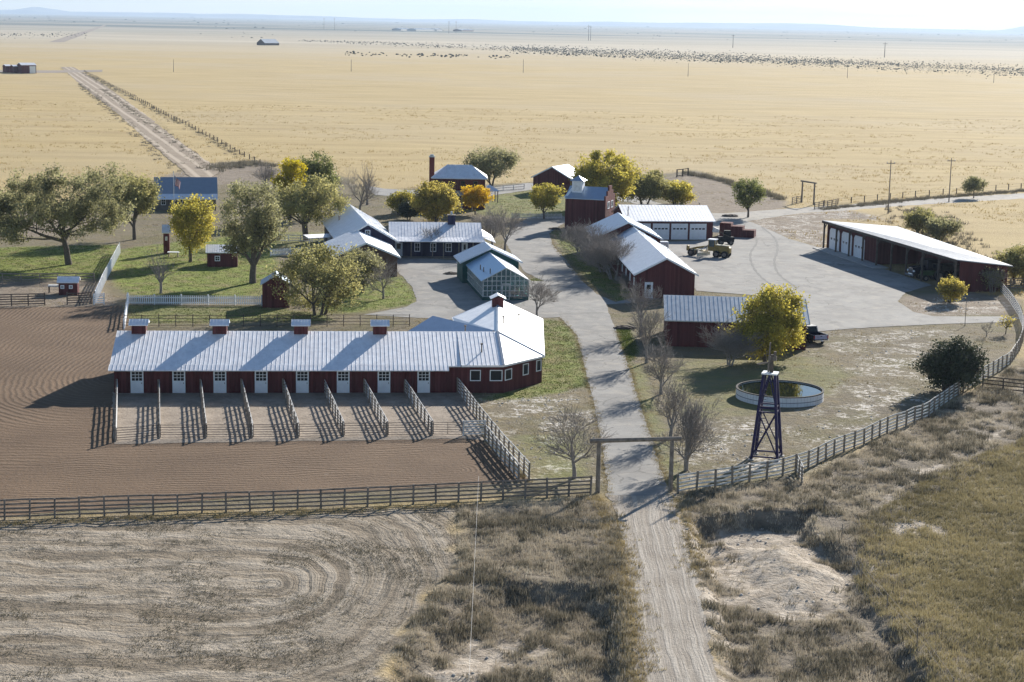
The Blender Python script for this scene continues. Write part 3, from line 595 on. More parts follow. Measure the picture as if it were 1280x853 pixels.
# rear wing with the bluish slope
wA = ground_px(BANG, BA, G(541, 396, 5.1)); rw = MB(); wr = Vector((wA.x, wA.y, 5.2)); wr2 = Vector((R1.x - .3, R1.y + 1.2, 5.2)); wd_ = (wr2 - wr).normalized(); nn = Vector((wd_.y, -wd_.x, 0)); 
if nn.y > 0: nn = -nn
rw.poly([wr + nn * 5 - Vector((0, 0, 2.1)), wr2 + nn * 5 - Vector((0, 0, 2.1)), wr2, wr]); rw.poly([wr, wr2, wr2 - nn * 5 - Vector((0, 0, 2.1)), wr - nn * 5 - Vector((0, 0, 2.1))]); rw.build('rear_wing_roof', M['roof_grey'], hub)
ww = MB(); k0 = wr + wd_ * .5; k0.z = 0; lp = [k0 + nn * 4.6, wr2 * 1 + nn * 4.6, wr2 - nn * 4.6, k0 - nn * 4.6]; lp = [Vector((p.x, p.y, 0)) for p in lp]; ww.hull(lp, [p + Vector((0, 0, 3.05)) for p in lp]); ww.hull([k0 + nn * 4.6 + Vector((0, 0, 3)), k0 + nn * 4.6 + wd_ * .2 + Vector((0, 0, 3)), k0 - nn * 4.6 + wd_ * .2 + Vector((0, 0, 3)), k0 - nn * 4.6 + Vector((0, 0, 3))], [k0 + Vector((0, 0, 5.0)), k0 + wd_ * .2 + Vector((0, 0, 5.0)), k0 + wd_ * .2 - nn * .01 + Vector((0, 0, 5.0)), k0 - nn * .01 + Vector((0, 0, 5.0))]); ww.build('rear_wing_wall', M['red'], hub)

# ---------------------------------------------------------------- machinery shed beside the yellow tree
a, b = G(833, 433), G(1007, 438); ang, Ln = frame_from(a, b)
ms = B('machine_shed', 'dark red shed with rough pale metal roof standing behind the big yellow tree', 'shed', a, ang, Ln, 10.5, 3.2, 5.2, M['red'], metal_roof('streaky pale roof', (.62, .66, .68), .45, .7, .12, .7), ov=.4, rib=.5)
# ---------------------------------------------------------------- long workshop: three stepped gables, axis away from the viewer
a, b = G(797, 367), G(867.5, 361.5)
apx, far = G(833.6, 324, 5.6), G(797.5, 291, 5.6); dirv = (far - apx); Lw = dirv.length; sa = math.atan2(dirv.y, dirv.x) - math.pi / 2
wd_s = 8.1
dx = Vector((math.cos(sa), math.sin(sa), 0)); A0 = Vector((apx.x, apx.y, 0)) - dx * wd_s / 2 + Vector((-dx.y, dx.x, 0)) * .35
sh = B('workshop', 'long dark red workshop with a white door in the gable facing the driveway', 'building', A0, sa, wd_s, Lw - .35, 3.5, 5.6, M['red'], M['roof_white'], axis='y', ov=.5, rib=.5, trim=M['white'])
# white door and side windows
u = wd_s * .14; mbd = MB(); sh.panel(mbd, 'front', u, u + 1.15, .05, 2.3, 0, .07); d_ = mbd.build('door', M['white'], sh.root); g = MB(); sh.panel(g, 'front', u + .3, u + .85, 1.3, 1.95, .07, .078); g.build('pane', M['glass'], d_)
for v in (1.5, 6, 10.5, 15, 20): sh.window('left', Lw - 1.7 - v, 1.5, .85, 1.1)
yv = Vector((-dx.y, dx.x, 0))
A2 = A0 + yv * (Lw + .1) + dx * .9
lk = B('workshop_link', 'small red gabled link between workshop and tall red tower barn', 'building', A2, sa, 6.8, 7.5, 3.5, 5.5, M['red'], M['roof_grey'], axis='y', ov=.3, rib=.6, trim=M['wood_dark'])
A3 = A2 + yv * 7.8 - dx * 2.6
lk2 = B('long_roofed_annex', 'grey roofed red annex just below the tall tower barn', 'building', A3, sa, 10.5, 13.5, 3.7, 6.2, M['red'], M['roof_grey'], axis='y', ov=.4, rib=.6, trim=M['white'])
# AC unit
p = G(829.5, 313); ac = empty('air_conditioner', p, sa, 'white boxy cooler on the sunny side of the workshop roof edge', 'air conditioner'); MB().box(-.75, .75, -.6, .6, 0, 1.5).build('housing', M['white'], ac, bevel=.05)
for i in range(5): MB().box(-.6, .6, -.63, -.605, .25 + i * .22, .33 + i * .22).build('louvre', M['fence_grey'], ac)
# ---------------------------------------------------------------- tower barn
a, b = G(706.5, 287), G(753.5, 293); e0_, e1_ = G(706.7, 248, 5.7), G(752.5, 254, 5.7); ang, Ln = frame_from(e0_, e1_); ang = -.30; Ln = 7.4
tb = B('tower_barn', 'tall dark red barn with a grey roof and a white louvred cupola', 'barn', Vector((e0_.x, e0_.y, 0)), ang, Ln, 6.6, 5.7, 7.6, M['red'], M['roof_grey'], ov=.12, rib=.5, lap=.05)
# stepped parapet on the right gable
mb = MB()
for y0, y1, z1 in ((-.25, 1.2, 6.4), (1.2, 2.3, 7.2), (2.3, 4.3, 8.1), (4.3, 5.4, 7.2), (5.4, 6.85, 6.4)): mb.box(Ln, Ln + .3, y0, y1, 0.01, z1)
mb.build('parapet_wall', M['red_dull'], tb.root)
tb.L += .3
tb.window('right', 1.1, 4.0, 1.5, 1.3, 2, 1); tb.window('right', 3.7, 4.0, 1.5, 1.3, 2, 1)
cu = MB().box(.8, 2.7, 1.5, 3.4, 6.4, 8.9); co = cu.build('cupola', M['white'], tb.root)
cr_ = MB(); cx, cyy = 1.75, 2.45
for q in ((-1, -1, 1, -1), (1, -1, 1, 1), (1, 1, -1, 1), (-1, 1, -1, -1)): cr_.poly([(cx + q[0] * 1.35, cyy + q[1] * 1.35, 8.85), (cx + q[2] * 1.35, cyy + q[3] * 1.35, 8.85), (cx, cyy, 9.75)])
cr_.poly([(cx - 1.35, cyy - 1.35, 8.85), (cx + 1.35, cyy - 1.35, 8.85), (cx + 1.35, cyy + 1.35, 8.85), (cx - 1.35, cyy + 1.35, 8.85)]); cr_.build('cupola_roof', M['roof_grey'], co)
lv = MB()
for i in range(7): lv.box(1.1, 2.4, 1.46, 1.5, 7.0 + i * .24, 7.12 + i * .24); lv.box(.76, .8, 1.8, 3.1, 7.0 + i * .24, 7.12 + i * .24)
lv.build('louvre', M['fence_pale'], co)
MB().hull([(-.35, .2, 5.9), (.25, .2, 5.9), (.25, .8, 5.9), (-.35, .8, 5.9)], [(.5, 2.1, 7.4), (.9, 2.1, 7.4), (.9, 2.6, 7.4), (.5, 2.6, 7.4)]).build('chute', M['white'], tb.root)
# ---------------------------------------------------------------- white four bay garage
a, b = G(783, 299.5), G(890.5, 300); ang, Ln = frame_from(a, b)
gr = B('four_bay_garage', 'red garage with brilliant white roof and four big white overhead doors', 'garage', a, ang, Ln, 13.5, 3.35, 5.3, M['red'], M['roof_white'], ov=.5, rib=.6)
gl = lambda px: ground_px(ang, a, G(px, 300)).x
for x0_, x1_ in ((793.5, 813.3), (816, 836.5), (839, 859.5), (862, 882.5)): gr.garage_door('front', gl(x0_), gl(x1_) - gl(x0_), 2.85, 4, 0, 4, .68)
for px_, py_ in ((785, 267), (849, 262), (874, 262)):
    p = ground_px(ang, a, G(px_, py_, 4.5)); gr.pipe(p.x, p.y, 4.0, 5.6)
# low red bins stepping down behind the garage
a2 = G(899, 296); bins = empty('storage_bins', a2, -.25, 'low dark red stepped bins beside the white roofed garage', 'storage bin')
for i, (x, h) in enumerate(((0, 2.4), (2.1, 1.9), (4.2, 1.3))): MB().box(x, x + 2.04, 0, 3.2, 0, h).box(x - .01, x + 2.05, -.08, .1, h, h + .1).build('bin', M['red_dull'], bins)
# ---------------------------------------------------------------- open machine shed on the right
a, b = G(1033, 311), G(1198, 365.5); fl_, fr_ = G(1033.5, 273, 5.0), G(1198, 327, 4.8); ang, Ln = frame_from(Vector((a.x, a.y, 0)), Vector((b.x, b.y, 0)))
os_ = empty('open_machinery_shed', a, ang, 'long open fronted shed with three white chamfered doors and a truck parked inside', 'shed')
os_.location = (a.x, a.y, 0); W_ = 7.6; HF, HB = 4.7, 3.7
class Fk: pass
bk = B.__new__(B); bk.root = os_; bk.L, bk.W = Ln, W_
w = MB(); nb_ = 9; bay = Ln / nb_
w.box(0, .2, 0, W_, 0, HB - .1); w.hull([(0, 0, HB - .1), (.2, 0, HB - .1), (.2, W_, HB - .1), (0, W_, HB - .1)], [(0, 0, HF - .05), (.2, 0, HF - .05), (.2, W_, HB - .05), (0, W_, HB - .05)])
w.hull([(Ln - .2, 0, 0), (Ln, 0, 0), (Ln, W_, 0), (Ln - .2, W_, 0)], [(Ln - .2, 0, HF - .05), (Ln, 0, HF - .05), (Ln, W_, HB - .05), (Ln - .2, W_, HB - .05)])
w.box(.2, Ln - .2, W_ - .2, W_, 0, HB - .05)
w.build('wall', M['red'], os_)
fw = MB().box(.2, Ln * .40, .3, .5, 0, HF - .2).box(Ln * .40, Ln * .40 + .2, .3, W_ - .2, 0, HB - .15); fw.build('front_wall', M['red'], os_)
rf = MB(); RW_ = W_ + .6
rf.hull([(-.5, -.8, HF), (Ln + .5, -.8, HF), (Ln + .5, RW_, HB - .02), (-.5, RW_ + 5, HB - .15)], [(-.5, -.8, HF + .14), (Ln + .5, -.8, HF + .14), (Ln + .5, RW_, HB + .12), (-.5, RW_ + 5, HB)])
ribs(rf, (-.5, -.8, HF + .14), (Ln + .5, -.8, HF + .14), (-.5, RW_, HB + .14), (Ln + .5, RW_, HB + .12), .6); rf.build('roof', metal_roof('dull zinc roof', (.27, .31, .37), .6, .25, .05, .4), os_)
MB().box(-.52, Ln + .52, -.86, -.8, HF - .28, HF + .12).build('fascia', M['wood_dark'], os_)
for i in range(nb_ + 1):
    x = min(max(i * bay, .15), Ln - .15); m = MB().box(x - .12, x + .12, -.75, -.5, 0, HF - .02)
    m.bar((x, -.62, HF - 1.3), (x + (1.1 if i < nb_ else -1.1), -.62, HF - .15), .12); m.build('post', M['wood_dark'], os_)
bk2 = B.__new__(B); bk2.root = os_; bk2.L, bk2.W = Ln, W_
bk2.xf = lambda face: (lambda u, z, d: (u, .3 - d, z))
for i, px_ in enumerate((1035.5, 1049.5, 1064.5)):
    u = .55 + i * (Ln * .40 - .9) / 3.65; bk2.garage_door('front', u, (Ln * .40) / 3.65 * .78, 3.7, 4, .45, 3, .52)
MB().box(-.3, Ln * .5, -2.4, .29, .0, .16).build('loading_slab', M['concrete'], os_)
# ---------------------------------------------------------------- navy ranch house
a, b = G(489, 321), G(600, 322); ang, Ln = frame_from(a, b); HA = a; hang = ang
rh = B('ranch_house', 'low navy ranch house with a bright white metal roof, porch and dark chimney', 'house', a, ang, Ln, 10, 3.1, 4.9, M['navy'], M['roof_white'], ov=.3, rib=.5)
hl = lambda px, py=321, z=0: ground_px(hang, HA, G(px, py, z))
pr = MB(); slab(pr, [(.1, -2.1, 2.75), (Ln + .7, -2.1, 2.75), (Ln + .35, -.25, 3.22), (.1, -.25, 3.22)], .1); ribs(pr, (.1, -2.1, 2.75), (Ln + .7, -2.1, 2.75), (.1, -.25, 3.22), (Ln + .35, -.25, 3.22), .5); pr.build('porch_roof', M['roof_white'], rh.root)
pe = MB(); slab(pe, [(Ln + .2, -.2, 3.3), (Ln + 2.4, -1.6, 2.6), (Ln + 2.4, 8, 2.6), (Ln + .2, 8, 3.9)], .08); pe.build('side_porch_roof', M['roof_white'], rh.root)
for x in (.4, 513.5, 540, 553.5, 572.5, 590, 604):
    u = hl(x).x if x > 10 else .4; MB().box(u - .08, u + .08, -1.95, -1.79, 0, 2.68).build('porch_post', M['wood'], rh.root)
for x0_, x1_, kind in ((493.5, 503, 'd'), (517.8, 525, 'w'), (537.5, 545, 'w'), (556.5, 564.3, 'w'), (576.6, 584, 'd')):
    u0, u1 = hl(x0_).x, hl(x1_).x
    if kind == 'w': rh.window('front', u0, .85, u1 - u0, 1.45)
    else:
        m = MB(); rh.panel(m, 'front', u0, u1, .05, 2.35, 0, .06); d_ = m.build('door', M['white'], rh.root); g = MB(); rh.panel(g, 'front', u0 + .3, u1 - .3, 1.25, 2.1, .06, .07); g.build('pane', M['glass'], d_)
MB().box(-.1, Ln + .8, -2.2, -.01, .0, .12).build('porch_floor', M['wood'], rh.root)
u = hl(564.5, 280, 4.9).x; m = MB().box(u - .6, u + .6, 4.2, 5.3, 4.2, 6.2); c = m.build('chimney', M['navy'], rh.root); MB().box(u - .68, u + .68, 4.1, 5.4, 6.2, 6.35).build('chimney_cap', M['fence_grey'], c); MB().tube((u, 4.75, 6.35), (u, 4.75, 6.85), .16).build('flue', M['roof_grey'], c)
# left gabled wing
apx, bak = G(460, 280.4, 6.1), G(437, 256, 6.1); dv = bak - apx; wl = dv.length; sa2 = math.atan2(dv.y, dv.x) - math.pi / 2; ww_ = 8.6; dx2 = Vector((math.cos(sa2), math.sin(sa2), 0))
AW2 = Vector((apx.x, apx.y, 0)) - dx2 * ww_ / 2 + Vector((-dx2.y, dx2.x, 0)) * .4
lw = B('ranch_house_wing', 'navy gabled wing left of the ranch house with white attic window', 'house', AW2, sa2, ww_, wl - .4, 3.5, 6.0, M['navy'], M['roof_white'], axis='y', ov=.55, rib=.5, trim=M['white'])
lw.window('front', 3.9, 4.15, .8, 1.0); lw.window('front', 6.0, 1.4, 1.8, 1.3)
for v in (4, 8, 12, 17): lw.window('left', wl - 1.4 - v, 1.1, 1.1, 1.9, 1, 2)
p = ground_px(sa2, AW2, G(424, 276, 4.5)); lw.pipe(p.x, p.y, 3.9, 5.2, .12)
# small rear porch strip of the house joining the wing
# grey roofed cottage in front
apx, bak = G(458, 304.5, 5.0), G(447, 288.5, 5.0); dv = bak - apx; cl = dv.length; sa3 = math.atan2(dv.y, dv.x) - math.pi / 2; cw = 9.2; dx3 = Vector((math.cos(sa3), math.sin(sa3), 0))
AC = Vector((apx.x, apx.y, 0)) - dx3 * cw / 2 + Vector((-dx3.y, dx3.x, 0)) * .4
ct_ = B('cottage', 'brown cottage with metal gable roof between trees before the navy house', 'house', AC, sa3, cw, cl + 1, 3.0, 4.95, plain('brown siding', (.12, .07, .055), .9), M['roof_white'], axis='y', ov=.5, rib=.5, trim=M['white'])
ct_.window('front', 5.6, 1.2, 1.1, 1.2)
# covered walk to its left
a, b = G(386, 318), G(424, 316); ang, Ln = frame_from(a, b); cw_ = empty('covered_walkway', a, ang, 'pale flat covered walkway running left from the brown cottage', 'walkway')
m = MB(); slab(m, [(0, 0, 2.6), (Ln, 0, 2.6), (Ln, 2.2, 2.9), (0, 2.2, 2.9)], .1); m.build('roof', M['roof'], cw_)
for i in range(4): x = .2 + (Ln - .4) * i / 3; MB().box(x - .07, x + .07, .1, .24, 0, 2.52).build('post', M['white_worn'], cw_)
# ---------------------------------------------------------------- greenhouse and shed behind it
ga, gb = G(603, 376), G(661, 377); apx, bak = G(632.7, 335, 4.5), G(611.6, 315.8, 4.5); dv = bak - apx; sg = math.atan2(dv.y, dv.x) - math.pi / 2; gw = (gb - ga).length; dxg = Vector((math.cos(sg), math.sin(sg), 0)); gyv = Vector((-dxg.y, dxg.x, 0))
GA = Vector((apx.x, apx.y, 0)) - dxg * gw / 2; gl_ = dv.length
gh = empty('greenhouse', GA, sg, 'glass greenhouse with white glazing bars and a pale blue sheet roof', 'greenhouse')
bar = MB(); hE, hR = 2.75, 4.45; xm = gw / 2
teal = plain('teal painted base', (.015, .085, .08), .7, 0, .25)
gbm = MB().box(0, gw, 0, gl_, 0, .55); gbm.build('base_wall', teal, gh)
for i in range(11):
    x = gw * i / 10; zt = hE + (hR - hE) * (1 - abs(x - xm) / xm); wdt = .05 if i not in (0, 10) else .12; bar.box(max(0, x - wdt), min(gw, x + wdt), -.04, .03, .5, zt - .03)
for z in (.6, 1.35, 2.05, 2.7, 3.35):
    hw = xm if z <= hE else xm * (hR - z) / (hR - hE); bar.box(xm - hw, xm + hw, -.05, .025, z - .04, z + .04)
for x in (0, gw):
    for j in range(int(gl_ / .9) + 1): y = min(gl_, j * .9); bar.box(x - .05, x + .05, y - .04, y + .04, .55, hE)
    for z in (.6, 1.6, 2.65): bar.box(x - .045, x + .045, 0, gl_, z - .035, z + .035)
bar.bar((-.1, -.03, hE), (xm, -.03, hR + .02), .08, .12); bar.bar((gw + .1, -.03, hE), (xm, -.03, hR + .02), .08, .12)
bar.box(xm - .5, xm + .5, -.09, -.05, .1, .2).box(xm - .55, xm - .42, -.09, -.05, .1, 2.3).box(xm + .42, xm + .55, -.09, -.05, .1, 2.3).box(xm - .55, xm + .55, -.09, -.05, 2.2, 2.35)
bar.build('glazing_bars', M['white_worn'], gh)
gg = NT('greenhouse glass'); gg.b.inputs['Transmission Weight'].default_value = .85; gg.b.inputs['IOR'].default_value = 1.1; GG = gg.out((.50, .70, .70), .05)
g = MB().hull([(0.02, .0, .55), (gw - .02, .0, .55), (gw - .02, .02, .55), (.02, .02, .55)], [(0.02, .0, hE), (gw - .02, .0, hE), (gw - .02, .02, hE), (.02, .02, hE)]); g.hull([(0.02, .0, hE + .002), (gw - .02, 0, hE + .002), (gw - .02, .02, hE + .002), (.02, .02, hE + .002)], [(xm - .01, 0, hR - .05), (xm + .01, 0, hR - .05), (xm + .01, .02, hR - .05), (xm - .01, .02, hR - .05)])
g.box(-.01, .01, .05, gl_, .56, hE - .02).box(gw - .01, gw + .01, .05, gl_, .56, hE - .02); g.build('glass', GG, gh)
rb = MB(); slab(rb, [(-.25, -.15, hE - .05), (xm, -.15, hR + .1), (xm, gl_, hR + .1), (-.25, gl_, hE - .05)], .06); ribs(rb, (-.25, -.15, hE - .05), (-.25, gl_, hE - .05), (xm, -.15, hR + .1), (xm, gl_, hR + .1), .8, .05, .03)
rb.build('roof', metal_roof('pale blue sheet', (.36, .52, .70), .35, .5, .0, .1), gh)
rb = MB(); slab(rb, [(xm + .01, -.15, hR + .1), (gw + .25, -.15, hE - .05), (gw + .25, gl_, hE - .05), (xm + .01, gl_, hR + .1)], .06); ribs(rb, (gw + .25, -.15, hE - .05), (gw + .25, gl_, hE - .05), (xm + .01, -.15, hR + .1), (xm + .01, gl_, hR + .1), .8, .05, .03); rb.build('white_roof_slope', M['roof_white'], gh)
rnd = random.Random(4)
pl_ = []
for i in range(46):
    x = .4 + rnd.random() * (gw - .8); y = .5 + rnd.random() * 3.5; z = .7 + rnd.random() * 1.4; pl_.append((x, y, z))
bn = MB().box(.2, gw - .2, .6, 1.6, .7, .8).box(.2, gw - .2, 2.6, 3.6, .7, .8); bn.build('bench', M['wood'], gh)
n_ = 900; rg = np.random.default_rng(3); ctr = np.array(pl_)[rg.integers(0, 46, n_)] + rg.normal(0, .16, (n_, 3)); off = rg.normal(0, .08, (n_, 4, 3)); V = (ctr[:, None] + off).reshape(-1, 3); V[:, 2] = np.clip(V[:, 2], .6, 3.0); mesh_np('plants', V, np.arange(n_ * 4).reshape(-1, 4), L['green'], gh, rg.random(n_))
for x, y, z in ((1.2, 1.5, 3.6), (.8, 5, 3.3), (.7, 7.5, 3.3)): MB().tube((x, y, z - .4), (x, y, z + .6), .07, n=8).build('vent_pipe', M['wood_dark'], gh)
GB = GA + gyv * (gl_ + .1) - dxg * .7
gs = B('potting_shed', 'grey roofed shed joined to the back of the greenhouse', 'shed', GB, sg, gw + 1.9, 6.2, 3.2, 5.1, teal, M['roof_grey'], axis='y', ov=.5, rib=.6, trim=M['white'], lap=.5)
p = G(573, 348); MB_ = MB().box(0, 2.0, 0, 1.6, 0, 2.3); o = empty('white_cabinet', p, sg, 'white boxy cabinet against the left wall of the potting shed', 'cabinet'); MB().box(0, 1.6, 0, 1.6, 0, 2.1).build('body', M['white'], o, bevel=.03); MB().box(-.08, 1.68, -.08, 1.68, 2.1, 2.2).build('lid', M['roof_grey'], o)
# ---------------------------------------------------------------- two storey hip roofed house
a, b = G(541.5, 261), G(606, 262); ang, Ln = frame_from(a, b); hh = empty('two_storey_house', a, ang, 'two storey red house with a white hipped roof and tall brick chimney', 'house'); Wd = 8.; he, hr2 = 6.2, 8.6
w = MB().box(0, Ln, 0, Wd, 0, he); w.build('wall', M['red_dull'], hh)
r = MB(); o_ = .5; q = [(-o_, -o_, he), (Ln + o_, -o_, he), (Ln + o_, Wd + o_, he), (-o_, Wd + o_, he)]; xr0, xr1 = Ln * .27, Ln * .73
r.poly([q[0], q[1], (xr1, Wd / 2, hr2), (xr0, Wd / 2, hr2)]); r.poly([q[1], q[2], (xr1, Wd / 2, hr2)]); r.poly([q[2], q[3], (xr0, Wd / 2, hr2), (xr1, Wd / 2, hr2)]); r.poly([q[3], q[0], (xr0, Wd / 2, hr2)]); r.poly([(x, y, he - .12) for x, y, z in q])
for i in range(4): a_, b_ = q[i], q[(i + 1) % 4]; r.poly([(a_[0], a_[1], he - .12), (b_[0], b_[1], he - .12), b_, a_])
ribs(r, q[0], q[1], (xr0, Wd / 2, hr2), (xr1, Wd / 2, hr2), .7, .06, .05); r.build('roof', M['roof'], hh)
m = MB().box(-.9, .15, 1.6, 2.7, 0, 10.2); c = m.build('chimney', M['brick'], hh); MB().box(-1.0, .25, 1.5, 2.8, 10.2, 10.4).box(-.75, 0, 1.75, 2.55, 10.4, 10.75).build('chimney_cap', M['white_worn'], c)
pr = MB(); slab(pr, [(Ln * .3, -2.2, 2.9), (Ln * .78, -2.2, 2.9), (Ln * .78, 0, 3.7), (Ln * .3, 0, 3.7)], .1); pr.build('porch_roof', M['roof_blue'], hh)
for x in (.33, .55, .75): MB().box(Ln * x - .08, Ln * x + .08, -2.1, -1.94, 0, 2.85).build('porch_post', M['white_worn'], hh)
bk3 = B.__new__(B); bk3.root = hh; bk3.L, bk3.W = Ln, Wd
for x in (.12, .34, .56, .8): bk3.window('front', Ln * x - .35, 4.4, .9, 1.3, 2, 2, 'wood_dark')
for x in (.1, .45, .85): bk3.window('front', Ln * x - .35, 1., .9, 1.4, 2, 2, 'wood_dark')
# gazebo
a = G(611.5, 253); gz = empty('gazebo', a, .2, 'small open gazebo with a white pyramid roof beside the two storey house', 'gazebo')
r = MB(); s_ = 1.95
for q in ((-1, -1, 1, -1), (1, -1, 1, 1), (1, 1, -1, 1), (-1, 1, -1, -1)): r.poly([(q[0] * s_, q[1] * s_, 2.5), (q[2] * s_, q[3] * s_, 2.5), (0, 0, 3.7)])
r.poly([(-s_, -s_, 2.5), (s_, -s_, 2.5), (s_, s_, 2.5), (-s_, s_, 2.5)]); r.build('roof', M['roof_white'], gz)
for x, y in ((-1.5, -1.5), (1.5, -1.5), (1.5, 1.5), (-1.5, 1.5)): MB().box(x - .08, x + .08, y - .08, y + .08, 0, 2.5).build('post', M['wood_dark'], gz)
# far red gable barn
a, b = G(656, 238.5), G(709, 243); ang = -.45; Ln = 8.4
rb2 = B('red_outbuilding', 'plain red gabled outbuilding with a blue grey roof behind the yellow sapling', 'barn', Vector((a.x + 1.8, a.y - 3., 0)), ang, Ln + 1, 8, 3.4, 5.8, M['red'], M['roof_grey'], axis='y', ov=.4, rib=.6, trim=M['white'])
# blue roofed house on the left
a, b = G(195, 263), G(270, 263); ang, Ln = frame_from(a, b)
bh = B('blue_roofed_house', 'house with a dark blue metal roof and white fascia behind the flagpole', 'house', a, ang, Ln, 9, 3.0, 5.9, plain('grey siding', (.16, .15, .14), .9), M['roof_blue'], ov=.2, rib=.5)
pr = MB(); slab(pr, [(-.3, -1.9, 2.35), (Ln + .3, -1.9, 2.35), (Ln + .3, -.2, 3.2), (-.3, -.2, 3.2)], .1); ribs(pr, (-.3, -1.9, 2.35), (Ln + .3, -1.9, 2.35), (-.3, -.2, 3.2), (Ln + .3, -.2, 3.2), .5); pr.build('porch_roof', M['roof_white'], bh.root)
for i in range(6): x = .1 + (Ln - .2) * i / 5; MB().box(x - .07, x + .07, -1.7, -1.56, 0, 2.4).build('porch_post', M['wood_dark'], bh.root)
for x in (.12, .4, .7, .88): bh.window('front', Ln * x - .4, 1., .9, 1.3)
# small red buildings among trees
def hut(name, label, px0, px1, py, W_, he_, hr_, roof, axis='x', wins=(), wall='red', cat='shed', skew=0.):
    a, b = G(px0, py), G(px1, py); ang, Ln = frame_from(a, b); o = B(name, label, cat, a, ang + skew, Ln, W_, he_, hr_, M[wall], M[roof], axis=axis, ov=.25, rib=.35, lap=.2)
    for u, z, w_, h_ in wins: o.window('front', Ln * u, z, w_, h_)
    return o
hut('privy', 'narrow tall red outhouse between the big grey tree and the yellow tree', 204.5, 212, 318, 1.6, 3.6, 4.5, 'roof_white', 'x', ((.3, 2.2, .35, .6),), cat='outhouse')
hut('garden_cabin', 'low red cabin with white eaves half hidden under the grey green tree', 259, 297, 334, 4.5, 2.2, 3.0, 'roof_white', 'x', ((.25, .9, .8, .8),), cat='cabin')
o = hut('pump_shed', 'little dark red shed touching the end of the white picket fence', 328, 362, 385, 3.6, 3.1, 4.2, 'roof_grey', 'y')
hut('poultry_coop', 'tiny red coop with striped metal roof and two white windows between two corral fences', 73.5, 97, 369, 2.0, 1.75, 2.25, 'roof', 'x', ((.1, .85, .5, .5), (.55, .85, .5, .5)), cat='coop')
a = G(60, 367); tr_ = empty('feed_trough', a, .1, 'pale trough on legs left of the tiny red coop', 'trough'); MB().box(0, 1.6, 0, .9, .9, 1.1).build('tray', M['white_worn'], tr_)
for x, y in ((.1, .1), (1.5, .1), (.1, .8), (1.5, .8)): MB().box(x - .05, x + .05, y - .05, y + .05, 0, .9).build('leg', M['wood_dark'], tr_)
a = G(209, 322); tr_ = empty('picnic_table', a, .05, 'white topped table on the lawn below the tall red outhouse', 'table'); MB().box(0, 1.8, 0, .9, .75, .83).build('tabletop', M['white'], tr_)
for x in (.2, 1.6): MB().box(x - .05, x + .05, .1, .8, 0, .75).build('leg', M['wood_dark'], tr_)
# far buildings on the plain
a, b = G(8, 92.5), G(46, 92.5)
o = hut('distant_barn', 'far red barn with white end wall on the prairie at the left edge', 27, 45.5, 92, 8, 5.0, 6.2, 'roof_white', cat='barn'); m = MB(); o.panel(m, 'front', o.L * .55, o.L * .95, .1, 4.4, 0, .08); m.build('barn_door', M['white'], o.root)
hut('distant_shed', 'far small red shed left of the distant red barn', 17, 22.5, 91.5, 6, 4., 4.8, 'roof_white')
hut('distant_shed', 'farthest left of the tiny red sheds on the prairie', 7.5, 14, 91, 6, 4., 4.8, 'roof_white')
def far_house(label, px0, px1, py, he_, hr_, W_, wall, roof): 
    hut('distant_house', label, px0, px1, py, W_, he_, hr_, roof, wall=wall, cat='house')
far_house('lone dark peaked house far out on the prairie', 331, 349, 57, 3, 8, 14, 'wood_dark', 'roof_blue')
for i, (x0_, x1_, y_) in enumerate(((501, 513, 38.6), (520, 543, 39), (546, 553, 39), (577, 592, 39.6))):
    hut('distant_ranch_shed', ('white', 'long low white', 'tiny white', 'grey')[i] + ' shed in the cluster near the horizon', x0_, x1_, y_, 30, 5, 8, 'roof_white', wall='white_worn' if i < 3 else 'fence_grey')
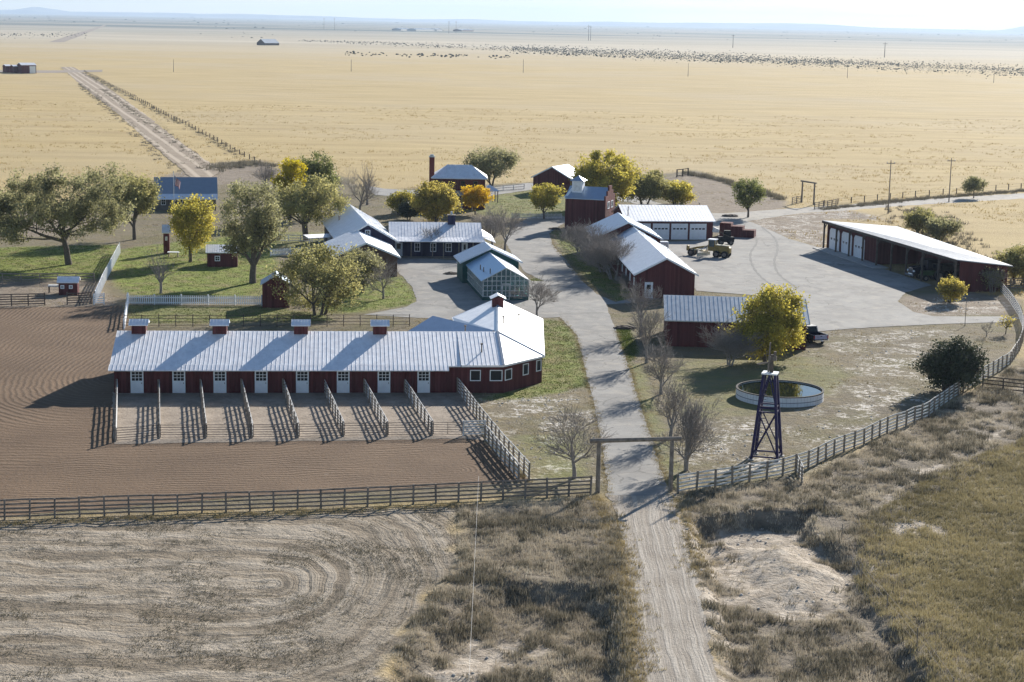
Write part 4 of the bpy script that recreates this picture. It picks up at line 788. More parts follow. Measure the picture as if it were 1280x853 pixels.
# ---------------------------------------------------------------- fences
def resample(P, step):
    seg = [(P[i + 1] - P[i]).length for i in range(len(P) - 1)]; tot = sum(seg); n = max(1, round(tot / step)); out = []
    for k in range(n + 1):
        t = tot * k / n; i = 0
        while i < len(seg) - 1 and t > seg[i]: t -= seg[i]; i += 1
        out.append(P[i].lerp(P[i + 1], min(1, t / seg[i])))
    return out
def tz(p):
    return float(terrain_z(np.array([p.x]), np.array([p.y]))[0])
def fence(name, label, pts, h=1.45, rails=5, step=1.9, mat='fence_grey', pmat=None, group=None, cat='fence', pw=.14, rh=.13, world=False, jit=.03, thin=.04, side=-1, kind='board'):
    P_ = pts if world else [G(*p) for p in pts]; Q = resample([Vector((p.x, p.y, 0)) for p in P_], step); o0 = Q[0].copy()
    root = empty(name, o0, 0, label, cat, group); rnd = random.Random(len(Q) * 7 + int(o0.x * 13) + int(o0.y)); pm = M[pmat or mat]
    me = None
    for i, q in enumerate(Q[:100]):
        q.z = tz(q)
        if me is None:
            m = MB(); 
            if kind == 'pipe': m.tube((0, 0, -.3), (0, 0, h + .05), pw / 2, n=8)
            else: m.box(-pw / 2, pw / 2, -pw / 2, pw / 2, -.4, h + .06)
            po = m.build('post', pm, root); me = po.data
        else: po = link(bpy.data.objects.new('post', me), root)
        d = (Q[min(i + 1, len(Q) - 1)] - Q[max(i - 1, 0)]); po.location = q - o0; po.rotation_euler = (rnd.uniform(-jit, jit), rnd.uniform(-jit, jit), math.atan2(d.y, d.x)); po.scale = (1, 1, 1 + rnd.uniform(-.04, .05))
    for r in range(rails):
        z = h * (.14 + .84 * r / (rails - 1)) if rails > 1 else h; m = MB(); pz = [rnd.uniform(-jit, jit) for _ in Q]
        for i in range(len(Q) - 1):
            a, b = Q[i] - o0, Q[i + 1] - o0; n = Vector((b.y - a.y, a.x - b.x, 0)).normalized() * side * (pw / 2 + thin / 2 + .002); zz = Vector((0, 0, z))
            a = a + n + zz + Vector((0, 0, pz[i])); b = b + n + zz + Vector((0, 0, pz[i + 1] + rnd.uniform(-.015, .015)))
            if kind == 'pipe': m.tube(a - n, b - n, .03, n=6, cap=False)
            else: m.bar(a, b, thin, rh)
        m.build('rail', M[mat], root)
    return root
fence('board_fence', 'long five rail grey board fence running across the front of the arena to the gate', [(-90, 655), (0, 650), (400, 636), (580, 627), (738, 619)], 1.5, 5, 1.85)
fence('board_fence', 'sun bleached board fence curving from the gate right around the windmill and tank yard', [(847, 617), (895, 610), (939, 602), (972, 597), (1013, 585), (1045, 568.5), (1078, 557), (1108, 542), (1137, 532), (1161, 521), (1191, 500), (1217, 483), (1241, 470), (1262, 457), (1274, 440), (1279, 425), (1279, 410), (1274, 396), (1264, 380), (1252, 366), (1246, 358)], 1.5, 5, 1.9, 'fence_pale', 'wood')
fence('board_fence', 'board fence leading off the top of the curved fence behind the open shed', [(1246, 362), (1275, 361), (1330, 360), (1400, 359)], 1.5, 5, 2.2, 'fence_grey')
fence('board_fence', 'dark rail fence leaving the curved fence to the right below the juniper', [(1228, 486), (1255, 489), (1300, 494), (1360, 500)], 1.4, 4, 2.2, 'wood_dark')
fence('board_fence', 'short stub of board fence jutting down from the corner beside the windmill', [(995, 591), (1002, 606)], 1.5, 5, 1.6, 'fence_pale', 'wood')
fence('board_fence', 'long diagonal bleached fence from the stable corner down to the front fence', [(572, 492), (600, 530), (628, 565), (661, 602)], 1.55, 5, 1.9, 'fence_pale', 'wood')
fence('board_fence', 'inner diagonal fence right beside the long diagonal, beginning at the last paddock', [(606, 552), (626, 577), (648, 603)], 1.5, 5, 1.9, 'fence_pale', 'wood')
fence('board_fence', 'short whitish panel closing the last paddock at the diagonal fence', [(579, 545.5), (606, 545)], 1.4, 6, 1.8, 'fence_pale')
names = ('first', 'second', 'third', 'fourth', 'fifth', 'sixth', 'seventh', 'eighth', 'ninth')
front = [(144, 553), (199, 549), (257, 548.6), (315, 548.4), (372.5, 548), (429, 546.5), (483.7, 546), (540, 545)]
wallp = [(146, 492), (198.4, 492), (250.6, 492), (302, 492), (354, 492), (404.5, 491.5), (455, 491.5), (505.5, 491.5)]
for i, (f_, w_) in enumerate(zip(front, wallp)):
    fence('paddock_divider', names[i] + ' board divider from the left between the small paddocks below the stable', [w_, f_], 1.4, 5, 2.3, 'fence_pale' if i not in (0,) else 'fence_pale', 'wood', 'paddock dividers below the stable')
fr2 = front + [(579, 545.5)]
def pipe_gate(a, b, label):
    a, b = G(*a), G(*b); d = (b - a).normalized(); a = a + d * .12; b = b - d * .12; ang, Ln = frame_from(a, b); t = empty('pipe_gate', a, ang, label, 'gate', 'pipe gates closing the paddocks'); m = MB(); m.tube((0, 0, .15), (0, 0, 1.3), .035, n=6).tube((Ln, 0, .15), (Ln, 0, 1.3), .035, n=6).tube((Ln / 2, 0, .15), (Ln / 2, 0, 1.3), .02, n=6); m.build('frame', M['pipe'], t)
    for k_ in range(6): MB().tube((0, 0, .17 + k_ * .222), (Ln, 0, .17 + k_ * .222), .026, n=6).build('rail', M['pipe'], t)
for i in range(8): pipe_gate(fr2[i], fr2[i + 1], names[i] + ' dark pipe gate from the left along the front of the paddocks')
fence('pipe_fence', 'brown pipe fence between the stable roof and the lawn behind it', [(156, 409), (512, 408)], 1.45, 4, 2.0, 'pipe', None, pw=.1, kind='pipe', jit=.01)
fence('corral_fence', 'grey rail fence behind the tiny red coop', [(-90, 356), (0, 355), (118, 354.5)], 1.4, 4, 2.4, 'wood')
fence('corral_fence', 'dark rail fence below the tiny red coop, edge of the arena', [(-90, 384), (0, 383), (56, 381.5)], 1.5, 5, 2.2, 'pipe')
fence('corral_fence', 'short dark rail section right below the tiny red coop', [(84, 381), (114, 380)], 1.5, 5, 2.0, 'pipe')
fence('picket_fence', 'white fence running back up the lawn from the white gate to the big trees', [(120, 379), (130, 356), (150, 317)], 1.6, 6, 1.2, 'white')
fence('white_gate', 'small white rail gate at the near end of the sloping white fence', [(117.5, 381), (130, 380.5)], 1.4, 5, 2.0, 'white', cat='gate')
def pickets(label, pts, h=1.25, name='picket_fence', mat='white'):
    Q = resample([G(*p) for p in pts], .25); o0 = Q[0].copy(); t = empty(name, o0, 0, label, 'fence'); m = MB()
    for q in Q: q = q - o0; m.box(q.x - .055, q.x + .055, q.y - .02, q.y + .02, .08, h)
    o = m.build('pickets', M[mat], t); r = MB()
    for z in (.3, h - .3):
        for a, b in zip(Q[::8], Q[8::8] + [Q[-1]]): 
            if (b - a).length > .01: r.bar(a - o0 + Vector((0, .05, z)), b - o0 + Vector((0, .05, z)), .05, .1)
    r.build('rail', M[mat], t)
    for q in Q[::14]: q = q - o0; MB().box(q.x - .08, q.x + .08, q.y + .03, q.y + .19, -.2, h + .12).build('post', M[mat], t)
    return t
pickets('long white picket fence across the lawn ending at the little dark red shed', [(159, 381), (327, 382)])
pickets('short grey white picket fence in front of the navy house wing', [(338, 321), (386, 318)], 1.2)
pickets('far white picket fence behind the two storey house and gazebo', [(640, 274), (702, 274)], 1.1, mat='white_worn')
fence('white_side_fence', 'white board fence from the picket corner down toward the stable roof', [(160, 379), (155, 412)], 1.3, 4, 1.8, 'white')
fence('back_fence', 'pale fence behind the far outbuilding along the lane', [(602, 241), (655, 237)], 1.2, 3, 3, 'fence_pale')
fence('pasture_fence', 'faint wire fence with dark posts beside the long dirt track', [(105, 90), (190, 135), (270, 177), (325, 206)], 1.3, 3, 9, 'wood_dark', pw=.22, rh=.02, thin=.02)
fence('road_fence', 'wire fence along the far side of the road to the right', [(1030, 258), (1140, 247), (1290, 236), (1400, 229)], 1.3, 3, 5, 'wood_dark', pw=.16, rh=.02, thin=.02)
fence('meadow_fence', 'thin wire fence crossing the scrub toward the lower right corner', [(1030, 640), (1075, 712), (1130, 790), (1190, 870)], 1.1, 3, 7, 'wood', pw=.06, rh=.015, thin=.015)
fence('corral_fence', 'low pale fence near the navy house wing behind trees', [(346, 302), (405, 303)], 1.1, 3, 2.2, 'fence_pale')

# ---------------------------------------------------------------- gates
def log_gate(name, label, a, b, h, over, r=.17, post2=True):
    a, b = G(*a), G(*b); ang, Ln = frame_from(a, b); t = empty(name, a, ang, label, 'gate'); 
    for x in (0, Ln): MB().tube((x, 0, -.3), (x, 0, h), r, r * .85, n=10).build('post', M['wood'], t)
    MB().tube((-over, 0, h + r * .6), (Ln + over, .02, h + r * .9), r * .95, r * .8, n=10).build('crossbeam', M['wood'], t); return t
log_gate('entrance_gate', 'tall timber log gateway spanning the front driveway', (747, 616), (838, 614), 4.2, .75, .2)
log_gate('ranch_gateway', 'far timber gateway at the bend of the right hand road', (1002, 254), (1017, 257), 4.6, .6, .2)
fence('gate_wing', 'low log rails to the right of the far timber gateway', [(1018, 262), (1045, 258)], 1.4, 4, 2, 'wood')
fence('gate_wing', 'low log rails to the left of the far timber gateway', [(990, 256), (1001, 254)], 1.4, 4, 2, 'wood')
fence('hitching_frame', 'small dark H shaped timber frame at the edge of the golden prairie', [(846, 222), (860, 220.5)], 1.8, 2, 2.6, 'wood_dark', cat='frame', pw=.25, rh=.2)
# ---------------------------------------------------------------- poles
def pole(label, x, y, top, arm=True, r=.14, name='utility_pole', mat='wood'):
    p = G(x, y); sc = F / (p.y * ct + (H) * st); h = (y - top) / sc * 1.02; t = empty(name, p, 0, label, 'pole'); MB().tube((0, 0, -.5), (0, 0, h), r, r * .6, n=8).build('shaft', M[mat], t)
    if arm:
        MB().box(-.9, .9, -.08, .08, h - .7, h - .55).build('crossarm', M[mat], t)
        for q in (-.75, .75): MB().tube((q, 0, h - .55), (q, 0, h - .3), .06, n=6).build('insulator', M['white_worn'], t)
    return t, h
pole('tall utility pole nearer the long open shed, left of the pair along the road', 1110, 268, 202)
pole('utility pole beside the small round tree along the right road', 1186, 253, 199)
pole('thin leaning bare pole between the small yellow bush and the fence', 1206, 408, 372, False, .05)
for i, (x, y, tp) in enumerate(((217, 90, 75), (439, 89, 75), (654, 91, 75), (860, 96, 80), (1059, 98, 82), (1242, 104, 91))):
    pole('tiny bare pole in the line across the prairie, ' + names[i] + ' from the left', x, y, tp, False, .35, mat='fence_grey')['group'] if False else pole('tiny bare pole in the line across the prairie, ' + names[i] + ' from the left', x, y, tp, False, .2, mat='wood')[0].__setitem__('group', 'line of poles across the prairie')
for i, (x, y, tp) in enumerate(((405, 37, 23), (418, 37.5, 23), (561, 42, 27), (570, 42, 27), (735.5, 51, 32), (738, 51, 33), (916, 60, 44), (1105.5, 72, 54))):
    pl, hh_ = pole('far hazy transmission pole near the horizon, ' + names[i] + ' from the left', x, y, tp, False, .55, 'transmission_pole', 'fence_grey'); pl['group'] = 'transmission poles near the horizon'
    MB().box(-3, 3, -.3, .3, hh_ * .9, hh_ * .9 + .5).build('crossarm', M['fence_grey'], pl)
# overhead wire to the front
a_ = Vector((G(589, 600).x, G(589, 600).y, 0))
w_ = G(598, 618); gw_ = empty('guy_wire', w_, 0, 'thin pale wire running over the scrub from the front fence to the bottom edge', 'wire'); m = MB(); m.tube((0, 0, 1.5), G(586, 860) - w_ + Vector((0, 0, .5)), .009, n=5); m.build('strand', M['fence_pale'], gw_)
# flag
p = G(218, 292); fl = empty('flagpole', p, 0, 'tall white flagpole in front of the blue roofed house', 'flagpole'); hfl = (292 - 213) / 8.1 * 1.09
MB().tube((0, 0, 0), (0, 0, hfl), .07, .045, n=8).build('shaft', M['white'], fl); MB().tube((0, 0, hfl), (0, 0, hfl + .18), .1, .1, n=8).build('finial', M['fence_pale'], fl)
fg = empty('flag', (p.x + .05, p.y, 0), 0, 'drooping red white and blue striped flag with stars high on the flagpole', 'flag')
fm = {'r': plain('flag red', (.5, .03, .04), .8, 0, .05), 'w': plain('flag white', (.8, .8, .8), .8, 0, .05), 'b': plain('flag blue', (.03, .05, .22), .8, 0, .05)}
def fpt(u, v):  # u along fly 0..1, v down hoist 0..1, hanging in folds
    return (.06 + u * 1.0 + .12 * math.sin(u * 9 + v * 2), -.14 * math.sin(u * 11) * (.4 + u), hfl - .5 - v * 1.4 - u * 1.15 - .1 * math.sin(u * 7))
for c_ in 'rwb':
    m = MB()
    for i in range(13):
        v0, v1 = i / 13, (i + 1) / 13; col = 'r' if i % 2 == 0 else 'w'
        for j in range(12):
            u0, u1 = j / 12, (j + 1) / 12; cc = 'b' if (i < 7 and u1 <= .42) else col
            if cc == c_: m.poly([fpt(u0, v1), fpt(u1, v1), fpt(u1, v0), fpt(u0, v0)])
    o = m.build({'r': 'red_stripes', 'w': 'white_stripes', 'b': 'star_field'}[c_], fm[c_], fg)
    if c_ == 'b':
        s_ = MB()
        for i in range(9):
            for j in range(6 if i % 2 == 0 else 5):
                u = .035 + (j + (0 if i % 2 == 0 else .5)) * .066; v = .04 + i * .056; x, y, z = fpt(u, v)
                for dy in (-.012, .012): s_.poly([(x + .03 * math.cos(a1 * 1.2566 + 1.57) * (1 if True else 0), y + dy, z + .03 * math.sin(a1 * 1.2566 + 1.57)) for a1 in range(5)])
        s_.build('stars', fm['w'], o)
# ---------------------------------------------------------------- windmill tower
navy = plain('deep blue paint', (.018, .014, .07), .5, 0, .35, 3)
c = (G(938.4, 569) + G(945, 577) + G(971, 568) + G(977, 577.5)) / 4; c.z = 0
wt = empty('windmill_tower', c, math.radians(-17), 'dark blue lattice windmill tower without a wheel beside the round tank', 'windmill'); HT = 7.6; bw, tw = 1.15, .5
def leg(x, y, z): k_ = bw + (tw - bw) * z / HT; return Vector((x * k_, y * k_, z))
cor = [(-1, -1), (1, -1), (1, 1), (-1, 1)]
for x, y in cor: MB().bar(leg(x, y, 0), leg(x, y, HT), .24).build('leg', navy, wt)
lv_ = [0.15, 3.6, 5.0, HT - .1]
for i in range(4):
    a1, b1 = cor[i], cor[(i + 1) % 4]
    for z in (.35, 4.3, 4.75): MB().bar(leg(*a1, z), leg(*b1, z), .12).build('girt', navy, wt)
    m = MB(); m.bar(leg(*a1, .4), leg(*b1, 4.3), .1); m.bar(leg(*b1, .4) , leg(*a1, 4.3) , .1); m.build('cross_brace', navy, wt)
    m = MB(); m.bar(leg(*a1, 4.8), (leg(*a1, HT) + leg(*b1, HT)) / 2, .12); m.bar(leg(*b1, 4.8), (leg(*a1, HT) + leg(*b1, HT)) / 2, .12); m.build('upper_brace', navy, wt)
MB().box(-.68, .68, -.65, .65, HT, HT + .12).build('platform', M['white'], wt)
MB().tube((.1, 0, HT + .1), (.1, 0, HT + 1.7), .17, .13).build('head_casting', M['wood_dark'], wt); MB().tube((-.18, .05, HT + .12), (-.12, .05, HT + 2.75), .09, .07).build('mast', M['wood'], wt)
m = MB().box(-.15, .5, -.12, .12, HT + 1.2, HT + 1.55); m.tube((.35, 0, HT + 1.5), (.35, 0, HT + 2.0), .12); m.bar((-1.2, 0, HT + .75), (.1, 0, HT + 1.05), .12); m.build('gearbox', M['fence_grey'], wt)
for x, y in cor: MB().box(x * bw - .25, x * bw + .25, y * bw - .25, y * bw + .25, -.1, .1).build('footing', M['concrete'], wt)
# ladder
m = MB(); 
for k_ in range(16): z = .4 + k_ * .42; p0 = leg(-1, -1, z); p1 = leg(1, -1, z); q = p0.lerp(p1, .12); q2 = p0.lerp(p1, .42); m.bar(q + Vector((0, -.1, 0)), q2 + Vector((0, -.1, 0)), .04)
m.build('ladder', navy, wt)
# ---------------------------------------------------------------- stock tank
cl, cr2 = G(917, 497, .0), G(1032, 504, .0); rT = 4.45; ctr = G(974.5, 492.5, .45); ctr.z = 0
tk = empty('stock_tank', ctr, 0, 'round white walled water tank full of dark reflecting water behind the windmill', 'tank'); hT = .95
V, Fc = [], []; n_ = 72
def ring(r, z): return [(r * math.cos(2 * math.pi * i / n_), r * math.sin(2 * math.pi * i / n_), z) for i in range(n_)]
rs = ring(rT, -.05) + ring(rT, hT) + ring(rT - .12, hT) + ring(rT - .12, .1)
m = MB(); m.v = rs
for k_ in range(3):
    for i in range(n_): j = (i + 1) % n_; m.f.append((k_ * n_ + i, k_ * n_ + j, (k_ + 1) * n_ + j, (k_ + 1) * n_ + i))
kk = NT('tank wall panels'); ob = kk.sep(kk.obj()); an = kk.math('ARCTAN2', ob[1], ob[0]); fr_ = kk.math('FRACT', kk.math('MULTIPLY', an, 11.5)); g1 = kk.ramp(fr_, 0, .07); g2 = kk.ramp(kk.math('ABSOLUTE', kk.math('SUBTRACT', ob[2], .42)), .02, .05)
cc = kk.mix(kk.math('MULTIPLY', g1, g2), (.12, .13, .16), (.74, .75, .77)); cc = kk.mix(kk.ramp(kk.noise(1.4, 6), .5, .7, 0, .4), cc, (.42, .42, .42))
m.build('tank_wall', kk.out(cc, .7), tk)
m = MB(); 
for i in range(n_):
    j = (i + 1) % n_; a1, b1 = ring(rT + .03, 0)[i], ring(rT + .03, 0)[j]
    m.hull([(a1[0], a1[1], hT - .001), (b1[0], b1[1], hT - .001), (b1[0] * .955, b1[1] * .955, hT - .001), (a1[0] * .955, a1[1] * .955, hT - .001)], [(a1[0], a1[1], hT + .09), (b1[0], b1[1], hT + .09), (b1[0] * .955, b1[1] * .955, hT + .09), (a1[0] * .955, a1[1] * .955, hT + .09)])
m.build('rim', M['black'], tk)
kw = NT('dark tank water'); kw.b.inputs['Specular IOR Level'].default_value = .9; kw.bump(kw.noise(1.2, 3), .004); wm = kw.out(kw.mix(kw.ramp(kw.noise(.9, 6, .7), .62, .68), (.006, .012, .010), (.10, .11, .07)), .03)
m = MB(); m.poly(ring(rT - .1, hT - .06)); w_o = m.build('water', wm, tk)
# ---------------------------------------------------------------- vehicles
def wheel(parent, x, y, r, w, rimm='fence_grey', name='wheel'):
    t = MB().tube((x, y - w / 2, r), (x, y + w / 2, r), r, n=20).build(name, M['black'], parent, bevel=0); MB().tube((x, y - w / 2 - .015, r), (x, y + w / 2 + .015, r), r * .55, n=16).build('rim', M[rimm], t); return t
def loft(mb, secs):
    k_ = len(secs[0]); n0 = len(mb.v)
    for s1 in secs: mb.v += [tuple(p) for p in s1]
    for i in range(len(secs) - 1):
        for j in range(k_): a1 = n0 + i * k_ + j; b1 = n0 + i * k_ + (j + 1) % k_; mb.f.append((a1, b1, b1 + k_, a1 + k_))
    mb.f.append(tuple(n0 + j for j in reversed(range(k_)))); mb.f.append(tuple(n0 + (len(secs) - 1) * k_ + j for j in range(k_))); return mb
carp = plain('dark blue car paint', (.012, .016, .035), .25, .1, .15); chrome = plain('chrome', (.8, .8, .82), .15, 1, .05)
pa, pb = G(1011, 433), G(1041, 429); pc = (pa + pb) / 2
pk = empty('pickup_truck', pc, math.radians(98 + 12), 'dark pickup with a pale tailgate parked against the big yellow tree', 'pickup truck')
# local x forward, rear bumper at x=0
def yz(hw, z0, z1, top=.0): return [(-hw, z0), (hw, z0), (hw, z1 - .08), (hw - .06, z1), (-hw + .06, z1), (-hw, z1 - .08)]
m = MB(); loft(m, [[(x, y, z) for y, z in yz(hw, z0, z1)] for x, hw, z0, z1 in ((2.35, .96, .45, 1.18), (4.2, .97, .42, 1.2), (4.4, .96, .42, 1.16), (5.3, .93, .42, 1.08), (5.55, .86, .5, .98))]); m.build('body', carp, pk)
m = MB(); m.box(.05, 2.35, -.97, .97, .48, .66).box(.05, 2.35, -.97, -.85, .66, 1.16).box(.05, 2.35, .85, .97, .66, 1.16).box(2.22, 2.34, -.85, .85, .66, 1.16); m.build('bed', carp, pk)
tg = MB().box(.0, .06, -.84, .84, .64, 1.14).build('tailgate', plain('pale lilac grey panel', (.42, .42, .55), .5), pk); MB().box(-.03, 0, -.12, .12, .95, 1.02).build('handle', M['black'], tg)
m = MB(); loft(m, [[(x, y, z) for y, z in ((-hw, 1.1), (hw, 1.1), (hw - .12, zt), (-hw + .12, zt))] for x, hw, zt in ((2.38, .9, 1.15), (2.55, .9, 1.78), (3.65, .9, 1.8), (4.35, .9, 1.16))]); m.build('cab_glass', M['glass'], pk)
m = MB(); m.box(2.5, 3.7, -.76, .76, 1.775, 1.85); 
for y in (-.84, .84):
    for x0_, x1_ in ((2.42, 2.58), (3.05, 3.0), (4.25, 3.62)): m.bar((x0_, y * 1.05, 1.12), (x1_, y * .93, 1.82), .09)
m.build('cab_roof', M['white_worn'], pk)
MB().box(-.22, -.02, -.93, .93, .42, .58).build('bumper', chrome, pk); MB().box(-.015, .05, -.97, -.86, .75, 1.05).build('tail_light', fm['r'], pk); MB().box(-.015, .05, .86, .97, .75, 1.05).build('tail_light', fm['r'], pk); MB().box(-.235, -.22, -.16, .16, .44, .56).build('licence_plate', M['white'], pk)
for x in (1.1, 4.55):
    for y in (-.82, .82): wheel(pk, x, y, .4, .26)
for y in (-1.1, 1.1): MB().box(3.85, 4.0, y - .1, y + .1, 1.1, 1.3).build('mirror', M['black'], pk)
# motor grader
ylw = plain('faded yellow machine paint', (.30, .215, .065), .6, 0, .35, 2); pale = plain('pale machine trim', (.66, .62, .5), .6, 0, .25)
ga_, gb_ = G(862, 319), G(914, 323); ang, Ln = frame_from(ga_, gb_); gd = empty('motor_grader', ga_, ang, 'faded yellow road grader parked in front of the white garage doors', 'road grader')
s_ = Ln / 8.4
for x, y in ((.6, -.95), (.6, .95)): wheel(gd, x * s_, y * s_, .68 * s_, .38 * s_)
for x in (5.7, 7.35):
    for y in (-.98, .98): wheel(gd, x * s_, y * s_, .68 * s_, .42 * s_)
m = MB(); m.bar((-.1 * s_, 0, 1.15 * s_), (1.4 * s_, 0, 1.55 * s_), .5 * s_, .35 * s_); m.bar((1.3 * s_, 0, 1.55 * s_), (4.4 * s_, 0, 2.1 * s_), .32 * s_, .34 * s_); m.build('frame_beam', ylw, gd)
MB().box(.45 * s_, .75 * s_, -.85 * s_, .85 * s_, .55 * s_, .8 * s_).build('front_axle', ylw, gd)
m = MB(); m.box(-.55 * s_, -.2 * s_, -.5 * s_, .5 * s_, .9 * s_, 1.9 * s_); m.build('front_counterweight', ylw, gd, bevel=.06)
m = MB(); loft(m, [[(x * s_, y * s_, z * s_) for y, z in ((-.62, .95), (.62, .95), (.58, zt - .1), (.45, zt), (-.45, zt), (-.58, zt - .1))] for x, zt in ((4.9, 2.1), (5.3, 2.35), (7.9, 2.2), (8.2, 1.9))]); m.build('engine_hood', ylw, gd); 
MB().box(5.4 * s_, 8.0 * s_, -.42 * s_, .42 * s_, 2.34 * s_, 2.42 * s_).build('hood_top', pale, gd)
m = MB(); 
for x in (4.0, 5.2):
    for y in (-.65, .65): m.box((x - .06) * s_, (x + .06) * s_, (y - .06) * s_, (y + .06) * s_, 1.5 * s_, 3.3 * s_)
m.box(3.95 * s_, 5.25 * s_, -.7 * s_, .7 * s_, 1.2 * s_, 2.0 * s_); cb = m.build('cab', ylw, gd); MB().box(4.02 * s_, 5.18 * s_, -.63 * s_, .63 * s_, 2.02 * s_, 3.25 * s_).build('cab_window', plain('tinted cab glass', (.10, .13, .13), .1), cb); MB().box(3.8 * s_, 5.4 * s_, -.82 * s_, .82 * s_, 3.3 * s_, 3.45 * s_).build('cab_roof', M['white'], cb)
m = MB(); m.tube((2.9 * s_, -.8 * s_, 1.05 * s_), (2.9 * s_, .8 * s_, 1.05 * s_), .08 * s_); m.tube((2.9 * s_, 0, .95 * s_), (2.9 * s_, 0, 1.08 * s_), .8 * s_, n=24); m.build('turntable', ylw, gd)
m = MB(); n_b = 6
for i in range(n_b):
    t0, t1 = i / n_b, (i + 1) / n_b; f_ = lambda t: (.35 * math.sin(t * math.pi) * -.45, .12 + t * .65)
    (x0_, z0), (x1_, z1) = f_(t0), f_(t1); m.hull([((2.2 + x0_) * s_, -1.9 * s_, z0 * s_), ((3.6 + x0_) * s_, 1.9 * s_, z0 * s_), ((3.66 + x0_) * s_, 1.85 * s_, z0 * s_), ((2.26 + x0_) * s_, -1.95 * s_, z0 * s_)], [((2.2 + x1_) * s_, -1.9 * s_, z1 * s_), ((3.6 + x1_) * s_, 1.9 * s_, z1 * s_), ((3.66 + x1_) * s_, 1.85 * s_, z1 * s_), ((2.26 + x1_) * s_, -1.95 * s_, z1 * s_)])
m.build('blade', pale, gd)
m = MB(); m.bar((1.0 * s_, -.5 * s_, 1.2 * s_), (2.9 * s_, -.2 * s_, 1.1 * s_), .16); m.bar((1.0 * s_, .5 * s_, 1.2 * s_), (2.9 * s_, .2 * s_, 1.1 * s_), .16); m.bar((3.4 * s_, .5 * s_, 1.0 * s_), (3.7 * s_, .3 * s_, 2.3 * s_), .12); m.bar((3.4 * s_, -.5 * s_, 1.0 * s_), (3.7 * s_, -.3 * s_, 2.3 * s_), .12); m.bar((2.2 * s_, -.6 * s_, 1.0 * s_), (3.3 * s_, -.3 * s_, 2.0 * s_), .1); m.build('drawbar', pale, gd)
MB().tube((6.4 * s_, .2 * s_, 2.3 * s_), (6.4 * s_, .2 * s_, 3.0 * s_), .08 * s_).build('exhaust_stack', M['black'], gd)
# dark loader behind the grader
lp_ = G(897, 306); ld = empty('small_loader', lp_, .05, 'dark loader with raised white bucket behind the grader cab', 'loader')
for x in (.5, 2.2):
    for y in (-.7, .7): wheel(ld, x, y, .45, .3)
MB().box(0, 2.8, -.6, .6, .5, 1.4).build('body', M['black'], ld, bevel=.08); MB().box(1.0, 2.2, -.55, .55, 1.4, 2.5).build('cab', M['black'], ld, bevel=.06); m = MB(); m.bar((2.0, -.7, 1.4), (-.3, -.7, 2.5), .15); m.bar((2.0, .7, 1.4), (-.3, .7, 2.5), .15); m.build('lift_arm', M['wood_dark'], ld); MB().hull([(-.9, -.8, 2.2), (0, -.8, 2.2), (0, .8, 2.2), (-.9, .8, 2.2)], [(-.7, -.8, 3.0), (.1, -.8, 2.7), (.1, .8, 2.7), (-.7, .8, 3.0)]).build('bucket', M['white_worn'], ld)
# truck under the open shed
tp_ = G(1138, 348); sa_ = os_.rotation_euler.z; tq = empty('parked_truck', tp_, sa_ - math.pi / 2 + .12, 'dark long nosed truck with chrome grille parked inside the open shed', 'truck')
tp2 = Vector((tp_.x, tp_.y, 0)); 
m = MB(); loft(m, [[(x, y, z) for y, z in yz(hw, .7, zt)] for x, hw, zt in ((-2.2, .75, 1.9), (-.4, .72, 1.8), (0, .66, 1.7))]); m.build('hood', carp, tq)
m = MB().box(-4.2, -2.2, -1.05, 1.05, .8, 2.9); cb = m.build('cab', carp, tq, bevel=.08); MB().box(-2.21, -2.14, -.9, .9, 2.0, 2.7).build('windscreen', M['glass'], cb); MB().box(-9, -4.3, -1.1, 1.1, 1.1, 2.0).build('bed', M['wood_dark'], tq)
gz_ = MB().box(0, .08, -.55, .55, .75, 1.65).build('grille', chrome, tq)
for i in range(6): MB().box(.08, .1, -.5 + i * .17, -.44 + i * .17, .8, 1.6).build('grille_bar', M['black'], gz_)
MB().box(.1, .3, -1.15, 1.15, .45, .75).build('bumper', chrome, tq)
for y in (-.82, .82): MB().tube((-.1, y, 1.2), (.08, y, 1.2), .16).build('headlight', M['white'], tq); MB().box(-1.6, -.2, y - .2, y + .25, .9, 1.15).build('fender', carp, tq)
for x in (-.9, -5.8, -7.2):
    for y in (-.85, .85): wheel(tq, x, y, .5, .3)
tractor = G(1152, 351)
tr2 = empty('stored_tractor', tractor, sa_ - math.pi / 2, 'dim tractor parked deeper in the open shed right of the truck', 'tractor')
for y in (-.9, .9): wheel(tr2, -2.4, y, .85, .4); wheel(tr2, -.3, y * .8, .45, .25)
MB().box(-2.0, .2, -.35, .35, .8, 1.5).build('hood', plain('dull green paint', (.05, .10, .03), .6), tr2, bevel=.05); MB().box(-3.0, -2.0, -.6, .6, .9, 1.2).box(-3.0, -1.9, -.7, .7, 2.5, 2.6).box(-2.95, -2.87, -.65, -.57, 1.2, 2.5).box(-2.95, -2.87, .57, .65, 1.2, 2.5).box(-2.0, -1.92, -.65, -.57, 1.2, 2.5).box(-2.0, -1.92, .57, .65, 1.2, 2.5).build('cab_frame', M['black'], tr2)
